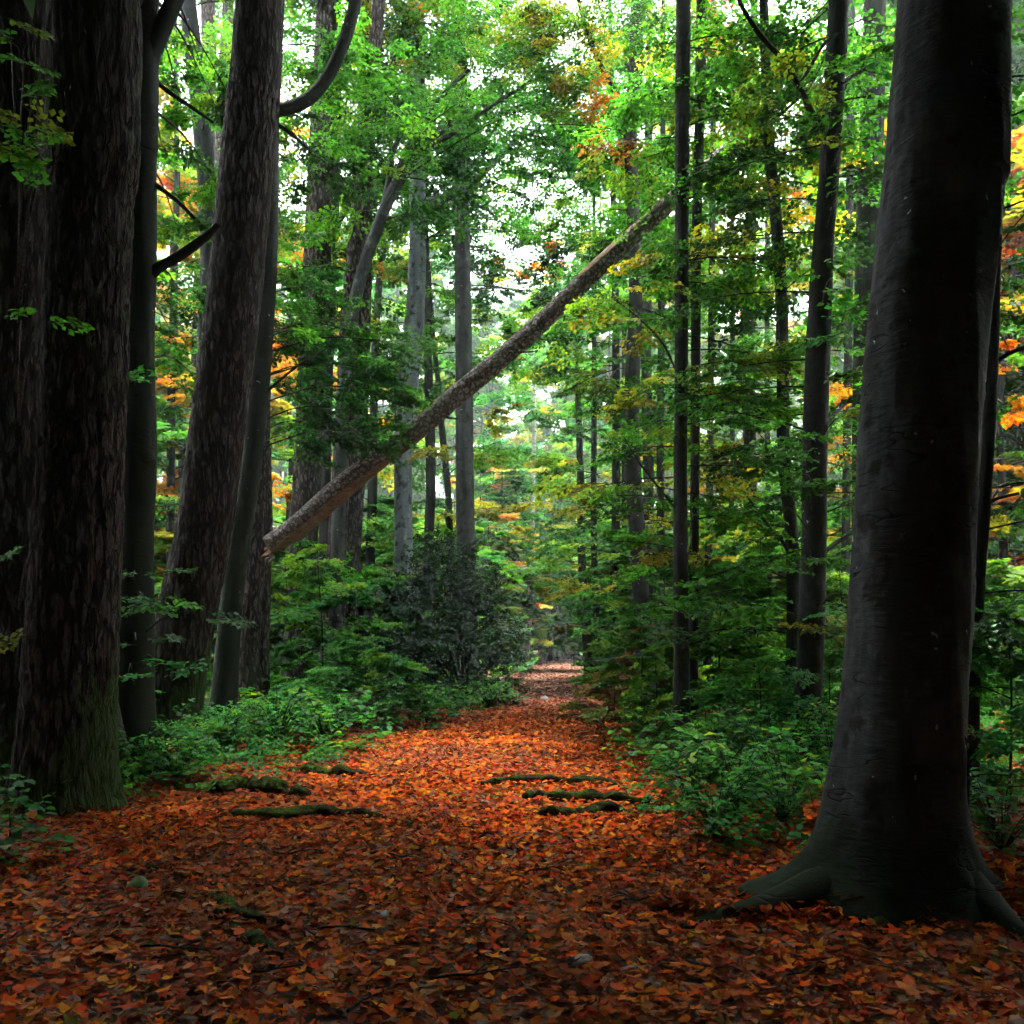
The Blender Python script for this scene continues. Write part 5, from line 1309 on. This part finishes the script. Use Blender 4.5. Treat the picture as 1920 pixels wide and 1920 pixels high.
def twigs():
    r = random.Random(12)
    spots = [(640, 1760), (1180, 1700), (890, 1850), (520, 1840), (330, 1800), (1330, 1840), (1020, 1650), (760, 1620), (560, 1610), (1150, 1590), (880, 1560), (1480, 1860), (180, 1740), (1700, 1850), (960, 1760), (700, 1890)]
    for px, py in spots:
        g = G(px, py); a = r.uniform(0, 6.28); L = r.uniform(0.18, 0.42)
        d0 = np.array([math.cos(a), math.sin(a), 0]); nrm = np.array([-d0[1], d0[0], 0])
        pts = np.array([d0 * L * (t - 0.5) + nrm * r.gauss(0, 0.018) + [0, 0, 0.045 + r.uniform(0, 0.02)] for t in (0, 0.25, 0.5, 0.75, 1)])
        V, Q, T = tube(catmull(pts, 12), np.linspace(0.0075, 0.0025, 12), 6)
        p2 = np.array([pts[2], pts[2] + d0 * L * 0.2 + nrm * 0.06 + [0, 0, 0.012], pts[2] + d0 * L * 0.36 + nrm * 0.08])
        v2, q2, t2 = tube(p2, [0.004, 0.003, 0.0015], 5); q2 = q2 + len(V); t2 = t2 + len(V)
        o = add('fallen_twig', mesh_from('fallen_twig', np.vstack([V, v2]), [np.vstack([Q, q2]), np.vstack([T, t2])], [M['twig']]), None, g)
        tag(o, 'thin bare forked twig lying on the fallen leaves', 'twig', 'twigs on the fallen leaves')
twigs()
def ivy():
    """dead ivy stem clinging to the right flank of the huge beech"""
    T_ = TREES['big']; c = T_['line']
    pts = []
    for x, y in [(1802, 1590), (1796, 1540), (1782, 1500), (1780, 1450), (1776, 1420), (1786, 1390), (1780, 1370)]:
        p = P(x, y, 5.15); r_ = np.interp(p[2], c[:, 2], c[:, 3]); cx = np.interp(p[2], c[:, 2], c[:, 0])
        dx = np.clip(p[0] - cx, -r_ * 0.95, r_ * 0.95)
        pts.append([cx + dx, 5.15 - math.sqrt(max(r_ * r_ - dx * dx, 0)) - 0.012, p[2]])
    pts = np.array(pts); base = pts[0].copy()
    t = thing('ivy_vine', 'small dark ivy stem clinging to the huge beech', 'ivy', base)
    V, Q, T = tube(catmull(pts, 30) - base, np.full(30, 0.006), 6, smooth_bark(0.004, 3))
    add('stem', mesh_from('stem', V, [Q, T], [M['twig']]), t)
    v, q, tt = leaf_lobed(0.2, -0.3)
    pm = mesh_from('leaf', v, [tt], [M['holly']], col=np.tile(np.array([0.03, 0.04, 0.035]), (len(v), 1)), smooth=False)
    r = random.Random(9)
    for k in range(22):
        i = r.choice([0, 1, 4, 5, 5, 6, 6, 3]); p = pts[i] - base
        o = add('leaf', pm, t, (p[0] + r.gauss(0, 0.016), p[1] - r.uniform(0.004, 0.02), p[2] + r.gauss(0, 0.03)))
        o.scale = (0.045,) * 3; o.rotation_euler = (math.pi / 2 + r.gauss(0, 0.4), r.gauss(0, 0.6), r.gauss(0, 0.5))
ivy()

# ------------------------------------------------------------------ damp air between the trees
def haze():
    x, y0, y1, z0, z1 = 275, -215, 375, -1.6, 42
    V = np.array([(-x, y0, z0), (x, y0, z0), (x, y1, z0), (-x, y1, z0), (-x, y0, z1), (x, y0, z1), (x, y1, z1), (-x, y1, z1)], float)
    Q = np.array([(0, 3, 2, 1), (4, 5, 6, 7), (0, 1, 5, 4), (1, 2, 6, 5), (2, 3, 7, 6), (3, 0, 4, 7)])
    m, t, out = mat('damp_air'); h = N(t)
    pv = h.n('VolumePrincipled', Density=0.0018)
    pv.inputs['Color'].default_value = (0.82, 0.95, 0.92, 1)
    h.l(pv.outputs[0], out.inputs['Volume'])
    o = add('haze', mesh_from('haze', V, [Q], [m], smooth=False))
    o['kind'] = 'stuff'; o['label'] = 'thin pale damp air filling the wood'; o['category'] = 'haze'
haze()
